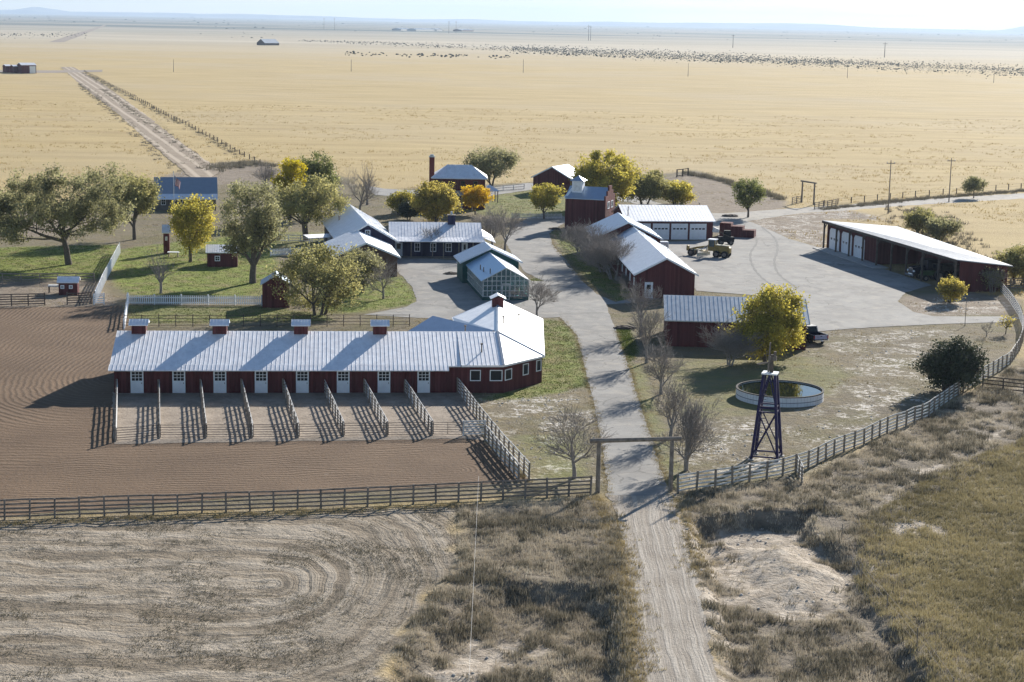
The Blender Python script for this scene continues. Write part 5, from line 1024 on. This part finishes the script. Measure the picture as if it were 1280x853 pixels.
# ---------------------------------------------------------------- trees
def skeleton(seed, levels, spread=.6, up=.15, k0=5, trunk=.28, forks=1, dens=4, ratio=.66):
    rnd = random.Random(seed); segs = []; tips = []
    def br(p, d, Ln, r, lv):
        n = 4 if lv < 2 else 3; q = p.copy(); d = d.copy(); pts = [(q.copy(), d.copy(), r)]
        r_end = r * (.45 if lv else .6)
        for i in range(n):
            w_ = .05 if lv == 0 else .11; d = (d + Vector((rnd.gauss(0, w_), rnd.gauss(0, w_), rnd.gauss(0, .07) + up * (.5 if lv > 1 else .2)))).normalized()
            q2 = q + d * Ln / n; ra = r + (r_end - r) * i / n; rb = r + (r_end - r) * (i + 1) / n; segs.append((q.copy(), q2.copy(), ra, rb, lv)); q = q2; pts.append((q.copy(), d.copy(), rb))
        if lv >= levels: tips.append(q.copy()); return
        kids = k0 if lv == 0 else dens; az = rnd.random() * 6.28
        for c in range(kids):
            t = 1. if c == 0 else (rnd.uniform(.55, 1.) if lv == 0 else rnd.uniform(.3, .95)); i = min(n, int(t * n + .5)); pp, pd, pr = pts[i]; az += 2.4 + rnd.uniform(-.4, .4); a = spread * rnd.uniform(.55, 1.25) * (.35 if c == 0 else 1.)
            ref = Vector((math.cos(az), math.sin(az), 0)); ref = (ref - pd * ref.dot(pd)); ref = ref.normalized() if ref.length > .01 else Vector((1, 0, 0)); nd = (pd * math.cos(a) + ref * math.sin(a)).normalized()
            br(pp, nd, Ln * ratio * rnd.uniform(.75, 1.15) * (1.25 if lv == 0 else 1), pr * (.72 if c else .85), lv + 1)
    for f in range(forks):
        a = rnd.random() * 6.28 + f * 2.4; tl = 0 if forks == 1 else .22; br(Vector((math.cos(a) * .02 * (forks > 1), math.sin(a) * .02 * (forks > 1), 0)), Vector((math.cos(a) * tl, math.sin(a) * tl, 1)).normalized(), trunk, .03, 0)
    return segs, tips
LOW = {}
def tree(name, label, px, py, top, x0, x1, kind, leaf=None, seed=1, nleaf=9000, lsize=.17, clump=.5, trunk=.28, forks=1, bark='bark', spread=.62, up=.12, group=None, thick=1., levels=4, dens=4, cat='tree', k0=5, low=None, fill=.5):
    p = G(px, py); sc = F / (p.y * ct + (H - 3) * st); h = (py - top) / sc * 1.01; w = (x1 - x0) / sc
    rnd = np.random.default_rng(seed); segs, tips = skeleton(seed, levels, spread, up, k0, trunk, forks, dens, .66 if leaf else .76)
    A = np.array([s_[0] for s_ in segs] + [s_[1] for s_ in segs]); cen = ((x0 + x1) / 2 - px) / sc
    T_ = np.array(tips); pad = clump * .6 if leaf else 0
    zs = (h - pad) / A[:, 2].max(); mnx, mxx = np.percentile(T_[:, 0], 1.5), np.percentile(T_[:, 0], 98.5); mny, mxy = np.percentile(T_[:, 1], 1.5), np.percentile(T_[:, 1], 98.5)
    sx = max(.2, (w - 2 * pad)) / (mxx - mnx); sy = max(.2, (w - 2 * pad)) / (mxy - mny); mx_, my_ = (mnx + mxx) / 2, (mny + mxy) / 2
    def tr(q):
        q = np.asarray(q, float).copy(); f = np.clip(q[..., 2:3] * zs / h, 0, 1) ** 1.2
        q[..., 0:1] = (q[..., 0:1] - mx_ * f) * sx + cen * f; q[..., 1:2] = (q[..., 1:2] - my_ * f) * sy; q[..., 2] *= zs; return q
    rs_ = h * .95 * thick
    S2 = []
    for a, b, r0, r1, lv in segs: S2.append((tr(a), tr(b), max(r0 * rs_, .015 if leaf is None else .014), max(r1 * rs_, .008 if leaf is None else .01), lv))
    root = empty(name, (p.x, p.y, tz(p) - .05), 0, label, cat, group)
    big = [s_[:4] for s_ in S2 if s_[4] <= 1]; sm = [s_[:4] for s_ in S2 if s_[4] > 1]
    V, Fc = tubes_np(big, 8); mesh_np('trunk', V, Fc, M[bark], root, smooth=True)
    lsm = sm
    V, Fc = tubes_np(sm, 3); bo_ = mesh_np('twigs' if leaf is None else 'branches', V, Fc, M[bark], root)
    if leaf:
        lo = (.28 if trunk >= .18 else .1) if low is None else low
        nc = 70; dv_ = rnd.normal(size=(nc, 3)); dv_ /= np.linalg.norm(dv_, axis=1, keepdims=True); rad = rnd.uniform(.45, 1.0, (nc, 1)) ** .6; lump = 1 + .16 * np.sin(dv_[:, :1] * 5 + seed) * np.cos(dv_[:, 2:] * 4 + seed * 2)
        E_ = dv_ * rad * lump * np.array([[w / 2 - clump * .5, w / 2 - clump * .5, h * (1 - lo) / 2 - clump * .4]]) + np.array([[cen, 0, h * (1 + lo) / 2 - clump * .1]])
        nodes = np.array([s_[1] for s_ in S2 if s_[4] >= 1]); ex = []
        for e_ in E_:
            j = np.argmin(((nodes - e_) ** 2).sum(1)); ex.append((nodes[j], e_, .03, .012))
        bpy.data.objects.remove(bo_); V, Fc = tubes_np(sm + ex, 3); mesh_np('branches', V, Fc, M[bark], root)
        T2 = tr(T_); # extra clump centres along the outer branches
        mids = np.array([(s_[0] + s_[1]) / 2 for s_ in S2 if s_[4] >= levels - 1]); C_ = np.concatenate([T2, mids]); 
        nt_ = len(C_); C_ = np.concatenate([C_, E_]); cw_ = rnd.random(len(C_)) ** 1.6 + .15; cw_[:nt_] *= (1 - fill) / cw_[:nt_].sum(); cw_[nt_:] *= fill / cw_[nt_:].sum(); idx = rnd.choice(len(C_), nleaf, p=cw_ / cw_.sum()); c = C_[idx] + rnd.normal(0, 1, (nleaf, 3)) * (clump * np.where(idx < nt_, .42, .55))[:, None]; c[:, 2] = np.clip(c[:, 2], .3, h)
        u = rnd.normal(size=(nleaf, 3)); u /= np.linalg.norm(u, axis=1, keepdims=True); v = np.cross(u, rnd.normal(size=(nleaf, 3))); v /= np.linalg.norm(v, axis=1, keepdims=True); s_ = (lsize * rnd.uniform(.6, 1.4, nleaf))[:, None]
        V = np.stack([c - u * s_, c - v * s_ * .6, c + u * s_, c + v * s_ * .6], 1).reshape(-1, 3)
        ct_t = rnd.random(len(C_)); tint = np.clip(ct_t[idx] * .6 + rnd.random(nleaf) * .45, 0, 1)
        mesh_np('crown', V, np.arange(nleaf * 4).reshape(-1, 4), L[leaf], root, tint)
    return root
tree('cottonwood_tree', 'huge spreading grey green tree with dark visible limbs at the left', 86, 331, 203, 8, 172, 'l', 'grey_green', 11, 34000, .16, .9, .20, 1, 'bark', .75, .08, thick=1.25, k0=6)
tree('cottonwood_tree', 'dark leafy tree cut off by the left edge of the frame', -14, 326, 235, -60, 32, 'l', 'grey_green', 12, 12000, .19, .9, .2, 1, 'bark', .7)
tree('cottonwood_tree', 'yellow green tree just right of the huge grey tree', 168, 300, 214, 132, 203, 'l', 'olive', 13, 9000, .19, .9)
tree('yellow_tree', 'yellow green tree beside the tall red outhouse and flagpole', 238, 328, 244, 210, 270, 'l', 'yellow_green', 14, 10000, .16, .8, .2, 1, low=.12, fill=.65)
tree('cottonwood_tree', 'tall grey green tree with a bare trunk right of the tree by the flagpole', 316, 354, 220, 268, 352, 'l', 'grey_green', 15, 13000, .16, .85, .26, 1, thick=1.2)
tree('cottonwood_tree', 'yellow green tree left of the navy house wing', 384, 302, 218, 340, 432, 'l', 'olive', 16, 12000, .19, .95, .2, 2)
tree('maple_tree', 'small bright yellow tree top among green trees left of the navy house', 362, 278, 195, 343, 386, 'l', 'bright', 17, 8000, .18, .7, .3)
tree('cottonwood_tree', 'green grey tree farthest back in the grove left of the navy house', 400, 272, 190, 372, 424, 'l', 'green', 18, 8000, .2, .9)
tree('willow_tree', 'broad olive leafed bush like tree beside the little dark red shed', 398, 393, 304, 342, 456, 'l', 'olive', 19, 17000, .14, .85, .10, 3, thick=.8, low=.04, fill=.7)
tree('willow_tree', 'small greyish olive tree touching the brown cottage', 450, 366, 308, 425, 480, 'l', 'grey_green', 20, 6000, .15, .6, .15, 2)
tree('yellow_tree', 'rounded golden tree behind the navy house chimney', 543, 277, 226, 514, 574, 'l', 'yellow', 21, 16000, .18, .75, .12, 2, low=.08, fill=.65)
tree('yellow_tree', 'smaller yellow green bush left of the rounded golden tree', 500, 268, 236, 483, 520, 'l', 'yellow_green', 22, 5000, .18, .7, .15, 2)
tree('juniper_bush', 'dark evergreen bush between two yellow trees behind the navy house', 510, 274, 250, 498, 524, 'l', 'dark', 23, 6000, .16, .5, .08, 3, cat='bush')
tree('maple_tree', 'vivid orange yellow tree in front of the two storey house', 594, 268, 231, 576, 613, 'l', 'orange', 24, 9000, .17, .6, .2, 1, spread=.5)
tree('cottonwood_tree', 'grey green tree behind the gazebo and two storey house', 617, 238, 183, 582, 650, 'l', 'grey_green', 25, 10000, .2, .95, .25, 2)
tree('yellow_tree', 'small tidy yellow green tree beside the picket fence and tower barn', 680, 274, 229, 660, 702, 'l', 'yellow_green', 26, 7000, .17, .6, .3, 1, spread=.6)
tree('cottonwood_tree', 'big two toned yellow green tree rising behind the tower barn', 756, 262, 188, 714, 798, 'l', 'yellow_green', 27, 24000, .22, 1.0, .15, 2, low=.05, fill=.65)
tree('willow_tree', 'low olive tree just behind the white roofed garage', 806, 256, 214, 778, 835, 'l', 'olive', 28, 14000, .2, .9, .1, 3)
tree('willow_tree', 'lowest yellow olive bush right behind the white garage roof', 845, 256, 226, 822, 870, 'l', 'yellow_green', 29, 12000, .19, .8, .1, 3)
tree('cottonwood_tree', 'big bright yellow tree covering the end of the machine shed', 964, 452, 356, 915, 1006, 'l', 'yellow_green', 30, 22000, .14, .85, .12, 2, spread=.6, low=.06, fill=.7)
tree('elm_tree', 'small round green tree standing alone by the bend of the road', 935, 272, 221, 914, 955, 'l', 'green', 31, 5000, .18, .7, .3)
tree('elm_tree', 'tiny dark round tree beside the far right road', 1217, 248, 221, 1199, 1233, 'l', 'grey_green', 32, 4000, .18, .6, .25)
tree('willow_bush', 'greenish willow bush behind the open shed roof, taller one', 1150, 293, 260, 1130, 1172, 'l', 'olive', 33, 6000, .18, .7, .08, 4, cat='bush')
tree('willow_bush', 'greyer willow bush behind the open shed roof, lower right one', 1174, 302, 270, 1155, 1200, 'l', 'grey_green', 34, 5000, .18, .7, .08, 4, cat='bush')
tree('willow_bush', 'tangled olive bush at the right edge behind the open shed end', 1272, 355, 305, 1246, 1300, 'l', 'olive', 35, 7000, .16, .7, .08, 4, cat='bush')
tree('willow_bush', 'brownish twiggy bush hugging the red end wall of the open shed', 1240, 366, 330, 1222, 1258, 'l', 'grey_green', 36, 900, .13, .6, .08, 4, bark='bark_grey', cat='bush')
tree('yellow_tree', 'small yellow bush on the island in front of the open shed', 1188, 379, 345, 1172, 1207, 'l', 'yellow', 37, 5000, .14, .5, .15, 2)
tree('juniper_bush', 'large dark juniper inside the curve of the board fence', 1190, 491, 420, 1154, 1227, 'l', 'dark', 38, 24000, .13, .7, .06, 5, cat='bush', low=.0, fill=.5, spread=.55, thick=.8)
tree('sapling', 'thin rusty sapling by the fence at the right', 1257, 418, 391, 1247, 1270, 'l', 'yellow', 39, 250, .12, .4, .3, 1, levels=3, cat='tree')
bare = [
 ('bare tree with a round crown left of the entrance gateway', 718, 598, 494, 664, 755, 41), ('bare tree standing just right of the entrance gateway', 859, 588, 494, 828, 897, 42),
 ('bare tree in the driveway row between gateway and machine shed', 826, 493, 414, 800, 852, 43), ('bare tree beside the white workshop door', 801, 420, 344, 774, 832, 44),
 ('bushy bare tree against the dark machine shed wall', 911, 457, 398, 879, 943, 45), ('bare tree between greenhouse and driveway', 671, 396, 341, 638, 702, 46),
 ('bare tree above the greenhouse beside the lane, right one', 631, 318, 256, 606, 657, 47), ('bare tree above the greenhouse beside the lane, left one', 617, 308, 254, 586, 632, 48),
 ('dense bare tree beside the workshop side wall, nearer one', 766, 350, 283, 726, 790, 49), ('dense bare tree beside the workshop side wall, middle one', 741, 332, 274, 706, 772, 50),
 ('dense bare tree beside the tower barn corner', 722, 318, 272, 698, 752, 51), ('bare tree behind the navy house wing, nearest', 449, 266, 206, 425, 476, 52), ('bare tree behind the navy house wing, tallest and thinnest', 459, 256, 195, 440, 470, 53),
 ('slender bare tree on the lawn above the picket fence', 200, 367, 304, 181, 219, 54), ('young bare tree on the little lawn beside the cottage', 479, 374, 319, 457, 500, 55), ('little bare tree in front of the navy house porch', 539, 321, 277, 526, 556, 56),
 ('bare tree in front of the left end of the machine shed', 808, 454, 376, 786, 834, 61), ('bare tree by the driveway verge between tank and gateway', 838, 548, 456, 814, 866, 62), ('dense bare bush filling the gap beside the workshop windows', 754, 341, 286, 722, 782, 63),
 ('bare grey tree at the far left of the golden prairie edge', 330, 236, 200, 316, 346, 57), ('tiny bare sapling left of the rusty sapling', 1233, 421, 399, 1226, 1241, 58)]
for lab, x, y, tp, x0_, x1_, sd_i in bare:
    dn = 'dense' in lab or 'bushy' in lab; sl_i = sd_i in (54, 58, 53)
    tree('bare_tree', lab, x, y, tp, x0_, x1_, 'b', None, sd_i, bark='bark_grey', forks=3 if dn else (1 if sd_i % 3 else 2), trunk=.12 if dn else .24, spread=.62 if dn else .74, up=.2 if dn else .1, dens=(4 if sd_i <= 54 or sd_i > 60 else 5) if not sl_i else 3, k0=5, levels=4 if sl_i or 54 < sd_i < 61 else 5, thick=.8 if dn else 1., group='leafless trees around the ranch')
tree('ornamental_shrub', 'brown twiggy shrub left of the small workshop door', 784, 360, 338, 770, 800, 'b', None, 60, bark='bark_grey', forks=4, trunk=.1, dens=4, cat='bush')
# ---------------------------------------------------------------- shrubs and the far band of scrub
def blob(rng, r, sq=.7):
    bm = bmesh.new(); bmesh.ops.create_icosphere(bm, subdivisions=2, radius=r)
    for v in bm.verts: v.co *= 1 + rng.uniform(-.28, .28); v.co.z = v.co.z * sq + r * sq * .75
    me = bpy.data.meshes.new('shrub_clump'); bm.to_mesh(me); bm.free(); me.materials.append(M['scrub']); return me
M['scrub'] = plain('dark scrub foliage', (.055, .06, .04), .95, 0, .4, .6)
rngp = random.Random(9); protos = [blob(rngp, 1.0) for _ in range(4)]
def band_y(x, f):   # photo row of the scrub band
    t = (x - 370) / 910; return (51 + 39 * t ** 1.1) + f
near = []
for i in range(120):
    x = rngp.uniform(430, 640); near.append((x, 66.5 + (x - 430) * .022 + rngp.gauss(0, 1.) + rngp.random() * 1.2))
for i in range(178):
    x = 640 + 640 * rngp.random() ** .9; near.append((x, band_y(x, 3.5 + abs(rngp.gauss(0, 1.2))) - (0 if x > 900 else 0)))
for i, (x, y) in enumerate(near):
    p = G(x, y); s_ = p.y / 2250 * rngp.uniform(.5, 1.25); o = bpy.data.objects.new('prairie_shrub', protos[i % 4]); o.location = p - Vector((0, 0, .1)); o.scale = (s_ * rngp.uniform(1, 1.7), s_ * 1.2, s_ * rngp.uniform(.8, 1.3)); o.rotation_euler.z = rngp.random() * 6; link(o)
    tag(o, 'dark dot like shrub on the distant prairie band', 'shrub', 'dark shrubs dotting the far prairie')
rg = np.random.default_rng(5)
def cloud(name, label, pts, sizes, mat, sq=.7, kind='stuff', cat='scrub'):
    n = len(pts); oct_ = np.array([(1, 0, 0), (.2, 1, 0), (-1, .1, 0), (0, -1, 0), (.1, 0, 1.3), (.7, .7, .5), (-.6, .6, .6), (-.6, -.7, .5), (.6, -.6, .6)]); fc = np.array([(0, 5, 4), (5, 1, 4), (1, 6, 4), (6, 2, 4), (2, 7, 4), (7, 3, 4), (3, 8, 4), (8, 0, 4), (0, 1, 5), (1, 2, 6), (2, 3, 7), (3, 0, 8)])
    v = oct_[None] * sizes[:, None, None] * rg.uniform(.7, 1.3, (n, 9, 1)); v[:, :, 2] *= sq; a = rg.random(n) * 6.28; ca, sa = np.cos(a)[:, None], np.sin(a)[:, None]; x = v[:, :, 0] * ca - v[:, :, 1] * sa; y = v[:, :, 0] * sa + v[:, :, 1] * ca; v = np.stack([x, y, v[:, :, 2]], -1) + pts[:, None]
    f = (fc[None] + (np.arange(n) * 9)[:, None, None]).reshape(-1, 3); o = mesh_np(name, v.reshape(-1, 3), f, mat, None, np.repeat(rg.random(n), 12)); tag(o, label, cat, kind=kind); return o
pts = []
while len(pts) < 7500:
    x = 370 + 950 * rg.random() ** .75; dens_ = .35 if x < 640 else 1; 
    if rg.random() > dens_: continue
    y = band_y(x, rg.normal(0, .5 + 2.4 * min(1, (x - 370) / 400))); 
    if y < 44: continue
    p = G(x, y); pts.append((p.x, p.y, 0))
for i in range(160):
    x = rg.uniform(-20, 110); p = G(x, 44 + rg.normal(0, 2)); pts.append((p.x, p.y, 0))
pts = np.array(pts); cloud('distant_scrub', 'countless dark scrub dots in the far band across the plain', pts, pts[:, 1] / 2250 * rg.uniform(.35, 1.05, len(pts)), M['scrub'])
pts = []
while len(pts) < 2600:
    x = 640 + 680 * rg.random() ** .8; p = G(x, band_y(x, rg.normal(.5, 2.2))); pts.append((p.x, p.y, 0))
pts = np.array(pts); cloud('pale_rocks', 'pale specks among the far scrub band', pts, pts[:, 1] / 2250 * rg.uniform(.35, .8, len(pts)), plain('pale rock', (.7, .67, .6), .9), .3, cat='rocks')
pts = []
for i in range(170):
    x = rg.uniform(-80, 1360); y = 12.5 + 4 + .02 * x + abs(rg.normal(6, 4)); 
    if rg.random() < .5: x = [255, 320, 820, 960, 1050][rg.integers(0, 5)] + rg.normal(0, 28)
    p = G(x, y); 
    if p.y > 2600: pts.append((p.x, p.y, 0))
pts = np.array(pts); cloud('distant_trees', 'dark tree clumps scattered near the horizon', pts, pts[:, 1] / 2200 * rg.uniform(.7, 2.2, len(pts)), M['scrub'], .35, cat='trees')
# roadside dark brush lines
def tufts(name, label, P_, hgt, nb, mat, wdt=.035, lean=.5, spread=.18, cat='grass', tint=None):
    n = len(P_); m = n * nb; ti = np.repeat(rg.random(n) if tint is None else tint, nb) * .65 + rg.random(m) * .35
    c = np.repeat(P_, nb, 0) + np.concatenate([rg.normal(0, spread, (m, 2)), np.zeros((m, 1))], 1); h = np.repeat(hgt, nb) * rg.uniform(.5, 1.15, m); a = rg.random(m) * 6.28; b = rg.random(m) * 6.28; w = np.array(wdt) * rg.uniform(.6, 1.5, m)
    if c.shape[0]: pass
    dx = np.stack([np.cos(b) * w, np.sin(b) * w, np.zeros(m)], 1); tp = c + np.stack([np.cos(a) * h * lean * rg.random(m), np.sin(a) * h * lean * rg.random(m), h], 1); c[:, 2] -= .05
    V = np.stack([c - dx, c + dx, tp], 1).reshape(-1, 3); o = mesh_np(name, V, np.arange(m * 3).reshape(-1, 3), T[mat], None, ti); tag(o, label, cat, kind='stuff'); return o
def sample(poly, n, nseed, thr=None, sc=.3):
    P_ = np.array([(p.x, p.y) for p in poly]); lo, hi = P_.min(0), P_.max(0); out = []
    hi[1] = min(hi[1], 600)
    tot = 0
    while tot < n:
        q = lo + rg.random((n * 3, 2)) * (hi - lo); ok = sdist(poly, q[:, 0], q[:, 1]) > 0
        # only what could be seen from near the camera
        ok &= (np.abs(q[:, 0]) < q[:, 1] * .36 + 6) & (q[:, 1] > 72)
        if thr is not None: ok &= fbm(q[:, 0], q[:, 1], sc, 4, nseed) > thr
        q = q[ok]; out.append(q); tot += len(q)
        if len(q) == 0: break
    q = np.concatenate(out)[:n]
    for nm, rp_ in list(RW.items()):
        q = q[sdist(rp_, q[:, 0], q[:, 1]) < -.15]
    for rp_ in PW['pale']:
        q = q[(sdist(rp_, q[:, 0], q[:, 1]) + fbm(q[:, 0], q[:, 1], .45, 4, 1) * 7.9 - .7 < 0) | (rg.random(len(q)) < .07)]
    return np.column_stack([q, terrain_z(q[:, 0], q[:, 1])])
q = np.concatenate([sample(PW['sage'][0], 9500, 1, -.16, .5), sample(PW['sage'][1], 15000, 2, -.1, .4)])
md_ = sdist(PW['meadow'][0], q[:, 0], q[:, 1]) + fbm(q[:, 0], q[:, 1], .16, 4, 2) * 8; q = q[(md_ < 0) | (rg.random(len(q)) < .12)]
tufts('dry_brush', 'grey dry brush covering the ground either side of the gravel road', q, .18 + .34 * rg.random(len(q)) ** 3, 12, 'sage', .018, .7, .15, 'brush', tint=np.clip(.5 + fbm(q[:, 0], q[:, 1], .3, 3, 77) * 1.6, 0, 1))
q = np.concatenate([sample(PW['sage'][0], 1500, 3, .04, .6), sample(PW['sage'][1], 2600, 4, .04, .6)])
md_ = sdist(PW['meadow'][0], q[:, 0], q[:, 1]) + fbm(q[:, 0], q[:, 1], .16, 4, 2) * 8; q = q[(md_ < 0) | (rg.random(len(q)) < .2)]
tufts('dark_weeds', 'dark low weeds mixed into the dry brush', q, .3 + .3 * rg.random(len(q)), 20, 'weed', .03, .7, .22, 'weeds')
q = sample(PW['meadow'][0], 26000, 5); q = q[q[:, 1] < 260]
tufts('meadow_grass', 'olive straw grass filling the meadow at the lower right', q, .22 + .22 * rg.random(len(q)), 9, 'meadow', .02, .7, .16, tint=np.clip(.5 + fbm(q[:, 0], q[:, 1], .15, 4, 78) * 2.2, 0, 1))
q = np.concatenate([sample(PW['field'][0], 5000, 6, .03, .15), sample(PW['field'][0], 3500, 61, .06, .5)])
tufts('field_weeds', 'sparse dark weeds in the bare dirt field at the lower left', q, .05 + .09 * rg.random(len(q)), 8, 'weed', .03, .9, .2, 'weeds')
q = sample(PW['yard'][0], 9000, 7, .02, .2); q = q[(q[:, 0] > 0) | (q[:, 1] > 150)]
for z_ in (AW, PDW): q = q[sdist(z_, q[:, 0], q[:, 1]) < 0]
tufts('yard_grass', 'short straw tufts over the dry ground between the buildings', q, .12 + .12 * rg.random(len(q)), 8, 'straw', .035, .8, .25)
lw_ = np.concatenate([sample(p_, int(2600 if i < 2 else 900), 20 + i) for i, p_ in enumerate(PW['lawn']) if LW[i] > .5]); tufts('lawn_grass', 'short green tufts of the lawns around the buildings', lw_, .08 + .06 * rg.random(len(lw_)), 7, 'lawn', .05, .8, .3)
def along(pts, n, sd_w, h):
    P_ = [G(*p) for p in pts]; seg = np.array([(P_[i + 1] - P_[i]).length for i in range(len(P_) - 1)]); cs = np.concatenate([[0], np.cumsum(seg)]); t = rg.random(n) * cs[-1]; i = np.clip(np.searchsorted(cs, t) - 1, 0, len(seg) - 1); f = ((t - cs[i]) / seg[i])[:, None]
    A_ = np.array([tuple(p) for p in P_]); q = A_[i] * (1 - f) + A_[i + 1] * f; q[:, :2] += rg.normal(0, sd_w, (n, 2)); q[:, 2] = terrain_z(q[:, 0], q[:, 1]); return q, h * rg.uniform(.5, 1.3, n)
sets = [([(855, 217), (900, 226), (940, 238), (978, 250)], 260, .9, .9), ([(105, 92), (190, 136), (270, 178), (325, 207)], 350, 1.3, .6), ([(1030, 262), (1140, 250), (1290, 239)], 400, .8, .6), ([(270, 212), (300, 204), (340, 208)], 160, 2.5, .9), ([(128, 112), (200, 165), (268, 214)], 300, 1.2, .5), ([(225, 215), (150, 148), (100, 105)], 300, 1.2, .5), ([(1140, 262), (1200, 330), (1240, 345)], 350, 3.5, .7), ([(1200, 320), (1290, 350)], 200, 3, .8)]
Q_, H_ = zip(*[along(*s_) for s_ in sets]); q = np.concatenate(Q_); tufts('verge_brush', 'dark brush along the tracks, roads and fence lines', q, np.concatenate(H_), 22, 'weed', .05, .8, .35, 'brush')
sets = [([(746, 622), (776, 690), (790, 780), (797, 860)], 900, .6, .26), ([(848, 622), (868, 680), (872, 720)], 250, .5, .25), ([(-60, 662), (0, 655), (400, 640), (580, 631)], 700, .45, .16), ([(736, 482), (721, 420), (699, 397)], 250, .2, .14), ([(770, 413), (785, 457), (805, 520), (825, 585), (838, 620)], 500, .2, .16), ([(761, 620), (745, 515), (736, 482)], 300, .2, .14), ([(697, 284), (690, 306), (727, 351), (770, 378)], 300, .2, .16), ([(600, 530), (661, 604)], 120, .2, .3)]
Q_, H_ = zip(*[along(*s_) for s_ in sets]); q = np.concatenate(Q_); tufts('verge_grass', 'golden brown grass fringing the gravel road and front fence', q, np.concatenate(H_), 14, 'straw', .022, .6, .15)
# golden prairie tufts, thinning with distance
n_ = 16000; y = 240 + 520 * rg.random(n_) ** 1.3; x = (rg.random(n_) * 2 - 1) * (y * .34 + 5); ok = (fbm(x, y, .06, 3, 90) > -.02)
q = np.stack([x, y, np.zeros(n_)], 1)[ok]
inside = np.zeros(len(q), bool)
for z_ in [PW['yard'][0]] + list(RW.values()) + PW['bare'][:1]: inside |= sdist(z_, q[:, 0], q[:, 1]) > -.5
q = q[~inside]; q[:, 2] = terrain_z(q[:, 0], q[:, 1]); tufts('prairie_grass', 'golden dry grass of the open prairie behind the ranch', q, .28 + .3 * rg.random(len(q)), 6, 'gold', .07, .8, .5)
sp_ = np.concatenate([sample(p_, 420, 50 + i) for i, p_ in enumerate(PW['rocky'])]); sp_ = sp_[(fbm(sp_[:, 0], sp_[:, 1], .25, 3, 66) > .0)]
pp_ = []
for p_ in PW['pale']:
    P4 = np.array([(p.x, p.y) for p in p_]); q = P4.min(0) + rg.random((90, 2)) * (P4.max(0) - P4.min(0)); q = q[sdist(p_, q[:, 0], q[:, 1]) > 0]; q = q[np.all([sdist(r_, q[:, 0], q[:, 1]) < 0 for r_ in RW.values()], 0)]; pp_.append(np.column_stack([q, terrain_z(q[:, 0], q[:, 1])]))
sp_ = np.concatenate([sp_] + pp_); cloud('stones', 'pale stones littering the dry yard and bare earth patches', sp_, .04 + .12 * rg.random(len(sp_)) ** 3, plain('pale stone', (.56, .51, .44), .95), .6, cat='stones')
# boulders and junk
M['rock'] = plain('brown rock', (.30, .25, .2), .95, 0, .3)
for lab, x, y, r in (('dark brush pile beside the driveway kerb right of the lane', 781, 411, .9), ('low dark rubble heap at the end of the lane near the tower barn', 693, 287, .8), ('dark heap of debris at the start of the far road', 912, 271, 1.1), ('dark clump against the white cabinet', 564, 343, .8)):
    bm = bmesh.new(); bmesh.ops.create_icosphere(bm, subdivisions=3, radius=r); rr = random.Random(int(x))
    for v in bm.verts: f_ = 1 + rr.uniform(-.18, .18); v.co = Vector((v.co.x * f_ * 1.5, v.co.y * f_, max(-.1, v.co.z * .45 * f_)))
    me = bpy.data.meshes.new('debris_pile'); bm.to_mesh(me); bm.free(); me.materials.append(M['wood_dark']); o = link(bpy.data.objects.new('debris_pile', me)); o.location = G(x, y); tag(o, lab, 'debris')
